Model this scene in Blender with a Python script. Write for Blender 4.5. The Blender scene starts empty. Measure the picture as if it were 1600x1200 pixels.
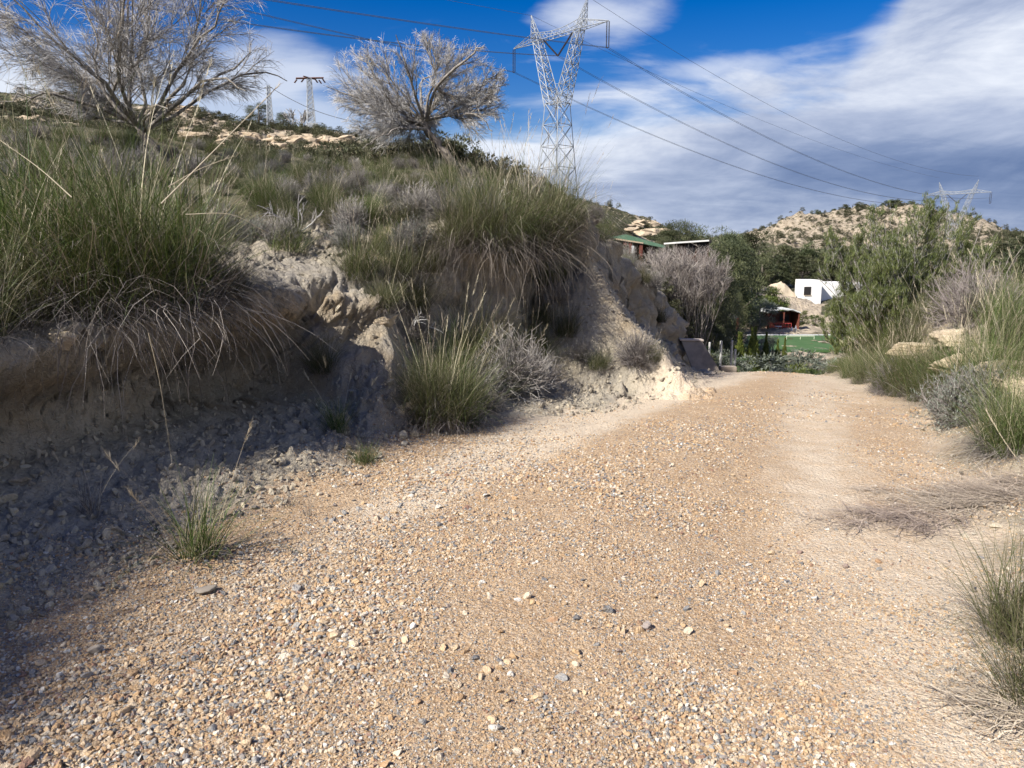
import bpy, math, random
import numpy as np
from mathutils import Vector, Matrix

# ------------------------------------------------------------------ camera, world, sun, exposure
sc = bpy.context.scene
RAD = math.radians
F = 1160.0
PITCH = RAD(9.78)
EYE = 1.6
SUN_AZ = math.atan2(-0.60, -0.80)      # direction towards the sun, (x, y)
SUN_EL = RAD(41)

cam = bpy.data.cameras.new('camera')
cam.sensor_width = 36.0
cam.lens = F / 1600 * 36.0
cam.clip_start = 0.05
cam.clip_end = 9000
cam_ob = bpy.data.objects.new('camera', cam)
sc.collection.objects.link(cam_ob)
cam_ob.location = (0, 0, EYE)
cam_ob.rotation_euler = (math.pi / 2 - PITCH, 0, 0)
sc.camera = cam_ob

sc.view_settings.view_transform = 'Standard'
sc.view_settings.look = 'None'
sc.view_settings.exposure = 0.76
sc.view_settings.gamma = 1.0
sc.cycles.use_adaptive_sampling = True
sc.cycles.adaptive_threshold = 0.02
sc.cycles.max_bounces = 4
sc.cycles.diffuse_bounces = 1
sc.cycles.glossy_bounces = 2
sc.cycles.transmission_bounces = 3
sc.cycles.transparent_max_bounces = 8
sc.cycles.caustics_reflective = False
sc.cycles.caustics_refractive = False

sdir = Vector((math.cos(SUN_AZ) * math.cos(SUN_EL), math.sin(SUN_AZ) * math.cos(SUN_EL), math.sin(SUN_EL)))
sun = bpy.data.lights.new('sun', 'SUN')
sun.energy = 5.0
sun.angle = RAD(0.5)
sun.color = (1.0, 0.95, 0.87)
sun_ob = bpy.data.objects.new('sun', sun)
sc.collection.objects.link(sun_ob)
sun_ob.rotation_euler = (-sdir).to_track_quat('-Z', 'Y').to_euler()


class NT:
    """small helper for node trees"""
    def __init__(self, tree):
        self.t = tree
        tree.nodes.clear()

    def n(self, typ, **kw):
        nd = self.t.nodes.new(typ)
        ins = kw.pop('ins', {})
        for k, v in kw.items():
            setattr(nd, k, v)
        for k, v in ins.items():
            if isinstance(v, bpy.types.NodeSocket):
                self.t.links.new(v, nd.inputs[k])
            else:
                nd.inputs[k].default_value = v
        return nd

    def math(self, op, a, b=None, c=None, clamp=False):
        nd = self.n('ShaderNodeMath', operation=op, use_clamp=clamp)
        for i, v in enumerate((a, b, c)):
            if v is None:
                continue
            if isinstance(v, bpy.types.NodeSocket):
                self.t.links.new(v, nd.inputs[i])
            else:
                nd.inputs[i].default_value = v
        return nd.outputs[0]

    def mix(self, f, a, b, mode='MIX'):
        nd = self.n('ShaderNodeMix', data_type='RGBA', blend_type=mode)
        for i, v in ((0, f), (6, a), (7, b)):
            if isinstance(v, bpy.types.NodeSocket):
                self.t.links.new(v, nd.inputs[i])
            else:
                if i and len(v) == 3:
                    v = (*v, 1)
                nd.inputs[i].default_value = v
        return nd.outputs[2]

    def ramp(self, f, stops, interp='LINEAR'):
        nd = self.n('ShaderNodeValToRGB')
        cr = nd.color_ramp
        cr.interpolation = interp
        while len(cr.elements) < len(stops):
            cr.elements.new(0.5)
        for e, (p, c) in zip(cr.elements, stops):
            e.position = p
            if not hasattr(c, '__len__'):
                c = (c, c, c)
            e.color = (*c[:3], 1)
        self.t.links.new(f, nd.inputs[0])
        return nd.outputs[0]

    def noise(self, vec, scale, detail=4, rough=0.55, dist=0.0, out='Fac'):
        nd = self.n('ShaderNodeTexNoise', ins={'Scale': scale, 'Detail': detail, 'Roughness': rough, 'Distortion': dist})
        if vec is not None:
            self.t.links.new(vec, nd.inputs['Vector'])
        return nd.outputs[out]

    def smooth(self, x, lo, hi):
        nd = self.n('ShaderNodeMapRange', interpolation_type='SMOOTHSTEP')
        for k, v in (('Value', x), ('From Min', lo), ('From Max', hi)):
            if isinstance(v, bpy.types.NodeSocket):
                self.t.links.new(v, nd.inputs[k])
            else:
                nd.inputs[k].default_value = v
        return nd.outputs[0]


world = bpy.data.worlds.new('World')
sc.world = world
world.use_nodes = True
W = NT(world.node_tree)
sky = W.n('ShaderNodeTexSky', sky_type='NISHITA', sun_disc=False, sun_elevation=SUN_EL, altitude=300.0)
sky.sun_rotation = math.pi / 2 - SUN_AZ
skyc = W.n('ShaderNodeHueSaturation', ins={'Hue': 0.521, 'Saturation': 1.68, 'Value': 0.098, 'Color': sky.outputs[0]}).outputs[0]
tc = W.n('ShaderNodeTexCoord')
sep = W.n('ShaderNodeSeparateXYZ', ins={0: tc.outputs['Generated']})
dx, dy, dz = sep.outputs
el = W.math('MULTIPLY', W.math('ARCSINE', dz), 57.2958)                       # degrees
az = W.math('MULTIPLY', W.math('ARCTAN2', dx, dy), 57.2958)                   # degrees from +Y, right positive
# cloud-layer coordinates: the direction projected on a flat deck overhead
den = W.math('ADD', W.math('MAXIMUM', dz, 0.0), 0.16)
pv = W.n('ShaderNodeCombineXYZ', ins={0: W.math('DIVIDE', dx, den), 1: W.math('DIVIDE', dy, den), 2: 0.0}).outputs[0]
rot = W.n('ShaderNodeMapping', ins={'Vector': pv, 'Rotation': (0, 0, RAD(-28)), 'Scale': (0.85, 1.5, 1.0), 'Location': (3.1, 0.4, 0)}).outputs[0]
n1 = W.noise(rot, 1.3, 7, 0.56, 0.5)
n2 = W.noise(rot, 3.6, 6, 0.6, 0.8)
n3 = W.noise(rot, 0.75, 4, 0.5, 0.3)
azn = W.math('DIVIDE', W.math('ADD', az, 60), 120, clamp=True)
def azs(px):
    return (math.degrees(math.atan((px - 800) / F * 0.97)) + 60) / 120
# elevation (degrees / 40) above which the sky is clear, by azimuth
stops = [(0.0, 9), (azs(0), 13), (azs(230), 13), (azs(420), 13.5), (azs(560), 11.0), (azs(800), 9.5), (azs(930), 10.8),
         (azs(1050), 12.0), (azs(1220), 12.5), (azs(1310), 13), (azs(1370), 16), (azs(1440), 23), (azs(1600), 31), (1.0, 38)]
thr = W.math('MULTIPLY', W.ramp(azn, [(p, v / 40) for p, v in stops]), 40)
edge = W.math('ADD', W.math('SUBTRACT', thr, el), W.math('MULTIPLY', W.math('SUBTRACT', n1, 0.5), 14))
cover = W.smooth(edge, -1.8, 2.6)
wisp = W.math('MULTIPLY', W.smooth(n2, 0.52, 0.78), W.smooth(n1, 0.47, 0.66))
wisp = W.math('MULTIPLY', wisp, 0.55)
right_side = W.smooth(az, -12, 2)
left_thin = W.math('ADD', W.math('MULTIPLY', right_side, 0.42), 0.56)
cover = W.math('MULTIPLY', cover, left_thin)
cover = W.math('MAXIMUM', cover, wisp)
for a0, e0, ra, re_, amt in ((6.8, 17.0, 6.0, 2.6, 0.75), (-17.5, 12.0, 5.5, 3.4, 0.7), (-34, 11.0, 5, 3.5, .9), (15.5, 12.6, 6, 1.3, .6)):
    q2 = W.math('ADD', W.math('POWER', W.math('DIVIDE', W.math('SUBTRACT', az, a0), ra), 2.0), W.math('POWER', W.math('DIVIDE', W.math('SUBTRACT', el, e0), re_), 2.0))
    puff = W.smooth(W.math('ADD', W.math('SUBTRACT', 1.0, q2), W.math('MULTIPLY', W.math('SUBTRACT', n1, 0.5), 3.2)), 0.0, 1.2)
    cover = W.math('MAXIMUM', cover, W.math('MULTIPLY', puff, amt))
# white and slate bands inside the cloud deck
hz = W.n('ShaderNodeCombineXYZ', ins={0: W.math('MULTIPLY', az, 0.055), 1: W.math('ADD', W.math('MULTIPLY', el, 0.15), W.math('MULTIPLY', az, -0.012)), 2: 0.0}).outputs[0]
nb = W.noise(hz, 1.25, 8, 0.60, 0.35)
band = W.ramp(W.math('DIVIDE', el, 30, clamp=True),
              [(0.0, 0.42), (0.05, 0.55), (0.10, 0.36), (0.17, 0.12), (0.25, 0.46), (0.33, 0.74), (0.45, 0.74), (0.60, 0.66), (1.0, 0.62)])
gleft = W.math('MULTIPLY', W.math('SUBTRACT', 1.0, W.smooth(az, 5, 24)), 0.42)
tone = W.math('ADD', W.math('ADD', band, gleft), W.math('MULTIPLY', W.math('SUBTRACT', nb, 0.5), 1.7))
tone = W.math('ADD', tone, W.math('MULTIPLY', W.math('SUBTRACT', n2, 0.5), 0.35))
cc = W.ramp(tone, [(0.0, (0.13, 0.19, 0.35)), (0.25, (0.20, 0.265, 0.43)), (0.6, (0.40, 0.46, 0.61)), (1.0, (0.74, 0.78, 0.86))])
skyfin = W.mix(cover, skyc, cc)
below = W.smooth(dz, -0.02, 0.0)
skyfin = W.mix(below, (0.14, 0.13, 0.12), skyfin)
bg = W.n('ShaderNodeBackground', ins={'Color': skyfin, 'Strength': 0.70})
wo = W.n('ShaderNodeOutputWorld', ins={0: bg.outputs[0]})

# ------------------------------------------------------------------ pixel helpers (photo pixel -> world)
CP, SP = math.cos(PITCH), math.sin(PITCH)
def ray(px, py):
    u, v = (px - 800) / F, (600 - py) / F
    return np.array((u, CP + SP * v, -SP + CP * v))
def at(px, py, Y):
    d = ray(px, py)
    t = Y / d[1]
    return np.array((d[0] * t, Y, EYE + d[2] * t))
def azpx(px):
    return (px - 800) / F * 0.985          # x / y on the horizon

# ------------------------------------------------------------------ numpy noise
def _hash(ix, iy, iz=0, seed=0):
    h = (ix.astype(np.int64) * 374761393 + iy.astype(np.int64) * 668265263 + np.asarray(iz, np.int64) * 2147483647 // 7 + seed * 144269504) & 0xFFFFFFFF
    h = ((h ^ (h >> 13)) * 1274126177) & 0xFFFFFFFF
    h = ((h ^ (h >> 16)) * 2246822519) & 0xFFFFFFFF
    return ((h ^ (h >> 15)) & 0xFFFFFF) / float(0xFFFFFF)
def vnoise2(x, y, seed=0):
    ix, iy = np.floor(x), np.floor(y)
    fx, fy = x - ix, y - iy
    fx, fy = fx * fx * fx * (fx * (fx * 6 - 15) + 10), fy * fy * fy * (fy * (fy * 6 - 15) + 10)
    a = _hash(ix, iy, 0, seed); b = _hash(ix + 1, iy, 0, seed)
    c = _hash(ix, iy + 1, 0, seed); d = _hash(ix + 1, iy + 1, 0, seed)
    return (a + (b - a) * fx) * (1 - fy) + (c + (d - c) * fx) * fy - 0.5
def vnoise3(x, y, z, seed=0):
    iz = np.floor(z); fz = z - iz
    fz = fz * fz * (3 - 2 * fz)
    def lay(k):
        ix, iy = np.floor(x), np.floor(y)
        fx, fy = x - ix, y - iy
        fx, fy = fx * fx * (3 - 2 * fx), fy * fy * (3 - 2 * fy)
        a = _hash(ix, iy, k, seed); b = _hash(ix + 1, iy, k, seed)
        c = _hash(ix, iy + 1, k, seed); d = _hash(ix + 1, iy + 1, k, seed)
        return (a + (b - a) * fx) * (1 - fy) + (c + (d - c) * fx) * fy
    return lay(iz) * (1 - fz) + lay(iz + 1) * fz - 0.5
def fbm2(x, y, oct=4, seed=0, gain=0.5):
    s, a, f = 0, 1.0, 1.0
    for i in range(oct):
        s = s + a * vnoise2(x * f + 17.3 * i, y * f - 9.1 * i, seed + i)
        a *= gain; f *= 2.03
    return s
def fbm3(x, y, z, oct=4, seed=0, gain=0.5):
    s, a, f = 0, 1.0, 1.0
    for i in range(oct):
        s = s + a * vnoise3(x * f + 7.3 * i, y * f - 9.1 * i, z * f + 3.7 * i, seed + i)
        a *= gain; f *= 2.03
    return s
def worley2(x, y, seed=0):
    """returns F1 distance and the cell's random number"""
    ix, iy = np.floor(x), np.floor(y)
    best = np.full(x.shape, 9.0); rnd = np.zeros(x.shape)
    for ox in (-1, 0, 1):
        for oy in (-1, 0, 1):
            cx, cy = ix + ox, iy + oy
            px = cx + _hash(cx, cy, 1, seed); py = cy + _hash(cx, cy, 2, seed)
            d = (x - px) ** 2 + (y - py) ** 2
            m = d < best
            best = np.where(m, d, best)
            rnd = np.where(m, _hash(cx, cy, 3, seed), rnd)
    return np.sqrt(best), rnd
def sst(a, b, t):
    t = np.clip((t - a) / (b - a), 0, 1)
    return t * t * (3 - 2 * t)
# ------------------------------------------------------------------ terrain shape
TOE_Y = [-30, -6, 0, 2.5, 4.4, 6.3, 7.5, 8.3, 9.3, 10.1, 11.0, 12.0, 13.0, 16, 20, 25, 30, 60]
TOE_X = [-7, -5.2, -4.3, -3.8, -3.25, -2.5, -1.85, -0.75, 0.35, 0.80, 1.30, 1.70, 2.15, 3.45, 4.8, 5.4, 5.4, 5.4]
LIP_Y = [-30, 0, 4.4, 6.3, 7.5, 8.3, 9.3, 10.5, 11.5, 12.5, 13.5, 14.5, 16, 18, 20, 25, 30]
LIP_Z = [2.4, 2.5, 1.04, 1.20, 1.36, 1.52, 1.90, 2.1, 2.25, 1.85, 1.45, 1.10, 0.6, -0.2, -0.8, -2.4, -3.0]
WID_Y = [-30, 4.4, 7.0, 7.8, 8.6, 9.6, 10.5, 12, 14, 30]
WID_V = [0.30, 0.30, 0.34, 0.75, 0.9, 0.7, 0.55, 0.5, 0.5, 0.8]
RE_Y = [-30, 0, 2.1, 3.5, 6.1, 8, 13, 20, 60]
RE_X = [1.2, 1.5, 1.75, 2.35, 3.55, 4.35, 5.75, 7.5, 16]

def toe_x(y): return np.interp(y, TOE_Y, TOE_X)
def edge_x(y): return np.interp(y, RE_Y, RE_X)
def road_z(y):
    a = np.maximum(y - 5, 0); b = np.maximum(y - 12.5, 0)
    return -0.0069 * np.minimum(a, 40) ** 2 - 0.03 * np.minimum(b, 8) ** 2 - 0.2 * np.maximum(b - 8, 0)

FPX = [-900, 0, 250, 530, 660, 800, 930, 1000, 1045, 1080, 1130, 1250, 1400, 1520, 1600, 2400]
FY = [16, 24, 40, 50, 60, 75, 90, 110, 130, 160, 190, 260, 380, 500, 640, 900]
FZ = {
    -900: [4.5, 5.5, 9, 12, 14, 16, 17, 17, 17, 17, 17, 17, 17, 17, 17, 17],
    0:    [3.6, 4.3, 7.6, 10.6, 13, 15.0, 15.5, 15, 14, 12, 12, 12, 12, 12, 12, 12],
    250:  [3.4, 4.0, 7.3, 10.2, 12.6, 14.0, 14.2, 13, 12, 10, 10, 10, 10, 10, 10, 10],
    530:  [3.1, 4.0, 6.2, 8.9, 11.0, 12.7, 13.0, 12, 11, 9, 9, 9, 9, 9, 9, 9],
    660:  [3.75, 4.3, 5.6, 7.4, 9.1, 10.8, 11.3, 11, 10.2, 8.5, 8.5, 8.5, 8.5, 8.5, 8.5, 8.5],
    800:  [3.3, 3.6, 4.6, 5.8, 7.2, 9.0, 9.6, 10, 9.5, 8, 8, 8, 8, 8, 8, 8],
    930:  [1.9, 1.6, 1.8, 2.6, 4.2, 6.4, 7.6, 8, 7.5, 7, 7, 7, 7, 7, 7, 7],
    1000: [1.6, 0.2, 0.3, 1.0, 2.0, 3.8, 5.4, 6.6, 6.6, 6, 6, 6, 5, 5, 5, 5],
    1045: [0.6, -0.6, -1.0, -0.6, 0.8, 2.6, 4.2, 5.4, 5.6, 5.4, 5.2, 5.4, 5.5, 6, 6, 6],
    1080: [-0.8, -1.9, -3.6, -3.8, -3.0, -1.6, 0.2, 2.0, 3.2, 3.8, 4.4, 5.0, 5.5, 6, 6, 6],
    1130: [-1.0, -2.6, -6.4, -7.6, -8.0, -8.05, -8.05, -8.0, -4.6, -1.2, 1.0, 4.5, 6.0, 10, 10, 8],
    1250: [-1.0, -2.8, -7.0, -8.0, -8.05, -8.05, -8.05, -8.1, -6.4, -5.0, -2.6, 0.0, 9.0, 27.0, 26, 22],
    1400: [-0.6, -2.4, -6.6, -8.0, -8.05, -8.05, -8.05, -8.1, -5.6, -5.0, -2.6, 0.0, 11.0, 34.5, 32, 28],
    1520: [-0.2, -1.6, -5.5, -7.0, -8.0, -8.0, -7.6, -6.5, -5.0, -4.0, -1.6, 1.0, 8.0, 22.5, 21, 19],
    1600: [0.0, -1.0, -4.5, -6.0, -7.0, -7.0, -6.2, -5.0, -4.0, -2.0, 0.5, 5.0, 9.0, 14.0, 15, 15],
    2400: [0.5, 0.2, -1.0, -2.0, -3.0, -3.0, -3.0, -2.0, -1.0, 0.0, 2.0, 6.0, 9.0, 11.0, 12, 12],
}
_FT = np.array([FZ[p] for p in FPX])

def far_z(x, y):
    r = np.hypot(x, y)
    ang = np.arctan2(x, np.maximum(y, 1e-6) if np.isscalar(y) else y)
    q = np.tan(np.clip(ang, -1.2, 1.2)) / 0.985 * F + 800           # photo column this direction falls in
    yy = r * np.cos(np.clip(ang, -1.2, 1.2))
    qi = np.interp(q, FPX, np.arange(len(FPX)))
    yi = np.interp(np.log(np.maximum(yy, 1)), np.log(FY), np.arange(len(FY)))
    a, b = np.clip(np.floor(qi).astype(int), 0, len(FPX) - 2), np.clip(np.floor(yi).astype(int), 0, len(FY) - 2)
    fa, fb = qi - a, yi - b
    fa = fa * fa * (3 - 2 * fa) * 0.6 + fa * 0.4
    fb = fb * fb * (3 - 2 * fb) * 0.35 + fb * 0.65
    z = (_FT[a, b] * (1 - fa) + _FT[a + 1, b] * fa) * (1 - fb) + (_FT[a, b + 1] * (1 - fa) + _FT[a + 1, b + 1] * fa) * fb
    return z

def terrain(x, y):
    """returns displaced x, y, z and masks for each rest position"""
    r = np.hypot(x, y)
    tx, ex = toe_x(y), edge_x(y)
    slope = (toe_x(y + 0.25) - toe_x(y - 0.25)) / 0.5
    nrm = np.sqrt(1 + slope ** 2)
    wob = 0.22 * fbm2(x * 0.9, y * 0.9, 3, 5) + 0.10 * fbm2(x * 3.1, y * 3.1, 3, 6)
    d = (tx - x) / nrm + wob                                    # distance inside the bank
    w = np.interp(y, WID_Y, WID_V)
    lip = np.interp(y, LIP_Y, LIP_Z)
    zr = road_z(y)
    # camber, ruts, lumps of the track
    cx = (tx + 1.1 + ex) / 2
    lat = (x - cx)
    road = zr + 0.05 * np.exp(-(lat / 0.8) ** 2) - 0.03 * np.exp(-((lat - 1.25) / 0.45) ** 2) + 0.05 * fbm2(x * 0.5, y * 0.5, 3, 11) + 0.012 * fbm2(x * 4, y * 4, 3, 12)
    # rubble apron at the foot of the bank
    ap = np.clip(1 + d / 1.35, 0, 1) ** 1.6 * np.interp(y, [0, 3, 6, 8, 9.5, 12, 16], [0.30, 0.30, 0.26, 0.22, 0.12, 0.12, 0.05])
    f = sst(0, 1, d / w)
    g = np.interp(y, [0, 5, 8, 10, 12, 14, 16, 18, 22], [0.24, 0.24, 0.19, 0.15, 0.14, 0.38, 0.65, 0.98, 1.0])
    up = g * np.maximum(d - w, 0)
    up = 7.0 * (1 - np.exp(-up / 7.0))
    face = (lip - road - ap) * f
    z = road + ap + face + up
    # talus spur leaning on the cut, lit on its near side
    ax, ay, az_, bx, by, bz = 0.90, 10.2, 1.55, 2.85, 11.9, -0.34
    ux, uy = bx - ax, by - ay
    L = math.hypot(ux, uy); ux /= L; uy /= L
    t = (x - ax) * ux + (y - ay) * uy
    s = (x - ax) * uy - (y - ay) * ux                            # + towards the road / camera
    zz = az_ + (bz - az_) * t / L - np.where(s > 0, 0.85 * s, -1.6 * s) + 0.30 * fbm2(x * 1.7, y * 1.7, 4, 33)
    zz = zz - 2.2 * np.maximum(-t, 0) - 1.2 * np.maximum(t - L, 0) - 1.5 * np.maximum(s - 2.2, 0)
    spur = (t > -1.5) & (t < L + 1.0) & (s < 3.5) & (s > -2)
    zz = np.where(spur, zz, -9)
    z = np.maximum(z, zz) + 0.04 * np.exp(-np.abs(z - zz) / 0.12) * spur
    onspur = spur & (zz > z - 0.3)
    # yellow ledge running down in front of the hollow
    ax, ay, az_, bx, by, bz = -1.75, 8.0, 1.30, -0.85, 6.9, 0.22
    ux, uy = bx - ax, by - ay
    L2 = math.hypot(ux, uy); ux /= L2; uy /= L2
    t2 = (x - ax) * ux + (y - ay) * uy
    s2 = (x - ax) * uy - (y - ay) * ux
    zz = az_ + (bz - az_) * t2 / L2 - 1.0 * np.abs(s2 + 0.35 * fbm2(x * 1.6, y * 1.6, 2, 36)) + 0.34 * fbm2(x * 2.3, y * 2.3, 4, 35)
    zz = zz - 2.5 * np.maximum(-t2, 0) - 1.5 * np.maximum(t2 - L2, 0)
    nose = (t2 > -1) & (t2 < L2 + .8) & (np.abs(s2) < 1.6)
    zz = np.where(nose, zz, -9)
    z = np.maximum(z, zz) + 0.08 * np.exp(-np.abs(z - zz) / 0.10) * nose
    onspur = onspur | (nose & (zz > z - 0.3))
    # right verge
    e = x - ex + 0.25 * fbm2(x * 0.8, y * 0.8, 2, 21)
    hb = np.interp(y, [-5, 2, 4, 6, 8, 10, 12, 14, 17], [0.35, 0.28, 0.30, 0.50, 0.72, 0.86, 0.90, 0.6, 0.0])
    z = z + hb * sst(0, 1.5, e) + 0.05 * np.clip(e, 0, 6) * (1 - sst(11, 15, y))
    # blend to far land
    bl = sst(13, 20, r)
    # keep the slope of the bank nose until a bit further
    fz = far_z(x, y)
    z = z * (1 - bl) + fz * bl
    offroad = np.maximum(sst(-0.3, 0.5, d), sst(0.0, 0.8, e))
    z = z + offroad * sst(3, 9, r) * 0.16 * fbm2(x * 0.55, y * 0.55, 4, 41) * np.clip(r / 10, 1, 3)
    q_ = x / np.maximum(y, .1) / .985 * F + 800
    calm_ = 1 - 0.985 * sst(60, 70, r) * (1 - sst(120, 135, r)) * sst(1110, 1150, q_) * (1 - sst(1420, 1500, q_))
    z = z + calm_ * sst(26, 60, r) * fbm2(x * 0.06, y * 0.06, 5, 51, 0.55) * np.clip(r / 60, 0.6, 5) * 1.5
    # small-scale roughness: clods on the bank and apron
    near = r < 24
    dd = np.zeros_like(z)
    rub = sst(-1.5, -0.9, d) * (1 - sst(w + 1.0, w + 2.2, d)) * near
    rub = np.maximum(rub, onspur * near * 0.6)
    verg = sst(-0.1, 0.5, e) * near
    m = (rub + verg) > 0.01
    xm, ym = x[m], y[m]
    k1, r1 = worley2(xm * 5.5 + 0.5 * fbm2(xm * 4, ym * 4, 2, 61), ym * 5.5, 62)
    k2, r2 = worley2(xm * 13, ym * 13, 63)
    k3, r3 = worley2(xm * 27, ym * 27, 64)
    lump = 0.085 * r1 * np.clip(0.75 - k1, 0, 1) + 0.042 * r2 * np.clip(0.7 - k2, 0, 1) + 0.018 * np.clip(0.7 - k3, 0, 1) * r3
    patch = 0.35 + 1.3 * np.clip(fbm2(xm * 0.9, ym * 0.9, 3, 65) + 0.45, 0, 1)
    wallm = (sst(0.05, 0.3, f) * (1 - sst(0.9, 1.0, f)))[m]
    calm = 1 - 0.55 * wallm * (ym < 7)
    dd[m] = lump * patch * 1.5 * (rub[m] * calm + verg[m] * 0.5)
    z = z + dd
    # sideways displacement of the steep face: overhanging lip, hollow, cracks
    nx, ny = 1 / nrm, -slope / nrm
    mw = near & (d > -0.3) & (d < w + 0.9)
    px = np.zeros_like(z)
    xx, yw, zw = x[mw], y[mw], z[mw]
    hfrac = np.clip((zw - road[mw]) / np.maximum(lip[mw] - road[mw], .3), 0, 1.3)
    inner = sst(-0.3, 0.0, d[mw]) * (1 - sst(w[mw] + .3, w[mw] + .9, d[mw]))
    steep = 1 - sst(0.5, 1.0, w[mw]) * 0.75
    over = (0.34 * sst(0.55, 0.95, hfrac) - 0.10 * sst(0.05, 0.3, hfrac) * (1 - sst(.5, .8, hfrac)))
    hol = np.exp(-((yw - 6.7) / 0.85) ** 2) * (0.30 * sst(0.6, 0.9, hfrac) - 0.55 * np.exp(-((hfrac - .35) / .22) ** 2))
    rough = 0.20 * fbm3(xx * 1.4, yw * 1.4, zw * 2.2, 3, 71) + 0.13 * (np.abs(fbm3(xx * 4.5, yw * 4.5, zw * 5, 3, 72)) - .2) + 0.05 * fbm3(xx * 15, yw * 15, zw * 15, 3, 73, .6)
    farw = sst(9.3, 11, yw)
    b1, q1_ = worley2(yw * 3.2 + .8 * zw, zw * 3.2, 75); b2, q2_ = worley2(yw * 8 + 2 * zw, zw * 9, 76); b3, q3_ = worley2(yw * 21, zw * 23, 77)
    blocks = 0.16 * (q1_ - .5) + 0.10 * (.6 - b1) + 0.07 * (q2_ - .5) + 0.05 * (.6 - b2) + 0.025 * (.6 - b3)
    rough = rough * (1 + 0.6 * farw) + blocks * (0.45 + 0.75 * farw) + farw * 0.22 * np.abs(fbm2(yw * 1.7 + zw * .5, zw * 0.8, 3, 74))
    px[mw] = inner * ((over * (1 - .85 * farw) + hol) * steep + rough)
    X = x + nx * px
    Y = y + ny * px
    zone = np.zeros_like(z)                                      # 0 road, 1 bare marl, 2 verge/top soil, 3 hill land
    marl = sst(-1.45, -1.1, d + 0.25 * fbm2(x * 2, y * 2, 3, 81))
    top = sst(w + 0.5, w + 1.8, d)
    return X, Y, z, dict(d=d, e=e, lat=lat, marl=marl, top=top, verge=sst(-.15, .45, e + .3 * fbm2(x * 2.2, y * 2.2, 3, 82)), r=r, w=w)

# polar grid round the camera foot: finest where the photograph looks
fine = np.linspace(-RAD(45), RAD(45), 1050)
coarse = np.linspace(RAD(45), 2 * math.pi - RAD(45), 150)[1:-1]
angs = np.concatenate([fine, coarse])
rows = np.concatenate([np.linspace(0.25, 1.5, 24)[:-1], 1.5 * np.exp(np.arange(0, math.log(18 / 1.5), 0.0034)), 18 * np.exp(np.arange(0.0034, math.log(4200 / 18), 0.0125))])
A, R = np.meshgrid(angs, rows, indexing='xy')
gx, gy = R * np.sin(A), R * np.cos(A)
shp = gx.shape
TX, TY, TZ, MK = terrain(gx.ravel(), gy.ravel())
nr, nc = shp
# far beyond everything the land levels out into the horizon
V = np.stack([TX, TY, TZ], 1)
idx = np.arange(nr * nc).reshape(nr, nc)
q0 = idx[:-1]; q1 = idx[1:]
quads = np.stack([q0, np.roll(q0, -1, 1), np.roll(q1, -1, 1), q1], 2).reshape(-1, 4)
cen = np.array([c.ravel() for c in (gx, gy)])
qc = quads[:, 0]
rr, dd_, ee_ = MK['r'][qc], MK['d'][qc], MK['e'][qc]
kind = np.full(len(quads), 3)                                    # hillside
isroad = (dd_ < -0.55) & (ee_ < 0.35) & (rr < 26)
kind[(rr < 26)] = 2
kind[(dd_ >= -1.45) & (dd_ < MK['w'][qc] + 1.4) & (rr < 24)] = 1
kind[(rr < 26) & (dd_ < -1.45) & (ee_ < 0.2)] = 0
kind[rr > 330] = 4

def mesh_np(name, verts, faces, mats=(), smooth=False, attrs=None, face_mat=None):
    """verts (N,3); faces: array (M,k) or list of arrays with different k"""
    me = bpy.data.meshes.new(name)
    fl = faces if isinstance(faces, list) else [faces]
    fl = [f for f in fl if len(f)]
    loops = np.concatenate([f.ravel() for f in fl]) if fl else np.zeros(0, int)
    sizes = np.concatenate([np.full(len(f), f.shape[1]) for f in fl]) if fl else np.zeros(0, int)
    me.vertices.add(len(verts))
    me.vertices.foreach_set('co', np.ascontiguousarray(verts, np.float32).ravel())
    me.loops.add(len(loops))
    me.loops.foreach_set('vertex_index', loops.astype(np.int32))
    me.polygons.add(len(sizes))
    st = np.concatenate([[0], np.cumsum(sizes)[:-1]]).astype(np.int32)
    me.polygons.foreach_set('loop_start', st)
    me.polygons.foreach_set('use_smooth', np.full(len(sizes), smooth, bool))
    for m in mats:
        me.materials.append(m)
    if face_mat is not None:
        me.polygons.foreach_set('material_index', face_mat.astype(np.int32))
    me.update(calc_edges=True)
    for k, v in (attrs or {}).items():
        v = np.asarray(v)
        if v.ndim == 1:
            a = me.attributes.new(k, 'FLOAT', 'POINT'); a.data.foreach_set('value', v.astype(np.float32))
        else:
            a = me.attributes.new(k, 'FLOAT_COLOR', 'POINT'); a.data.foreach_set('color', v.astype(np.float32).ravel())
    return me

def link(o, parent=None):
    sc.collection.objects.link(o)
    if parent is not None:
        o.parent = parent
    return o
def tag(o, label=None, cat=None, group=None, kind=None):
    if label: o['label'] = label
    if cat: o['category'] = cat
    if group: o['group'] = group
    if kind: o['kind'] = kind
    return o
def new(name, me, parent=None, loc=None, rot=None, scale=None):
    o = bpy.data.objects.new(name, me)
    if loc is not None: o.location = loc
    if rot is not None: o.rotation_euler = rot
    if scale is not None: o.scale = scale if hasattr(scale, '__len__') else (scale,) * 3
    return link(o, parent)

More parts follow.
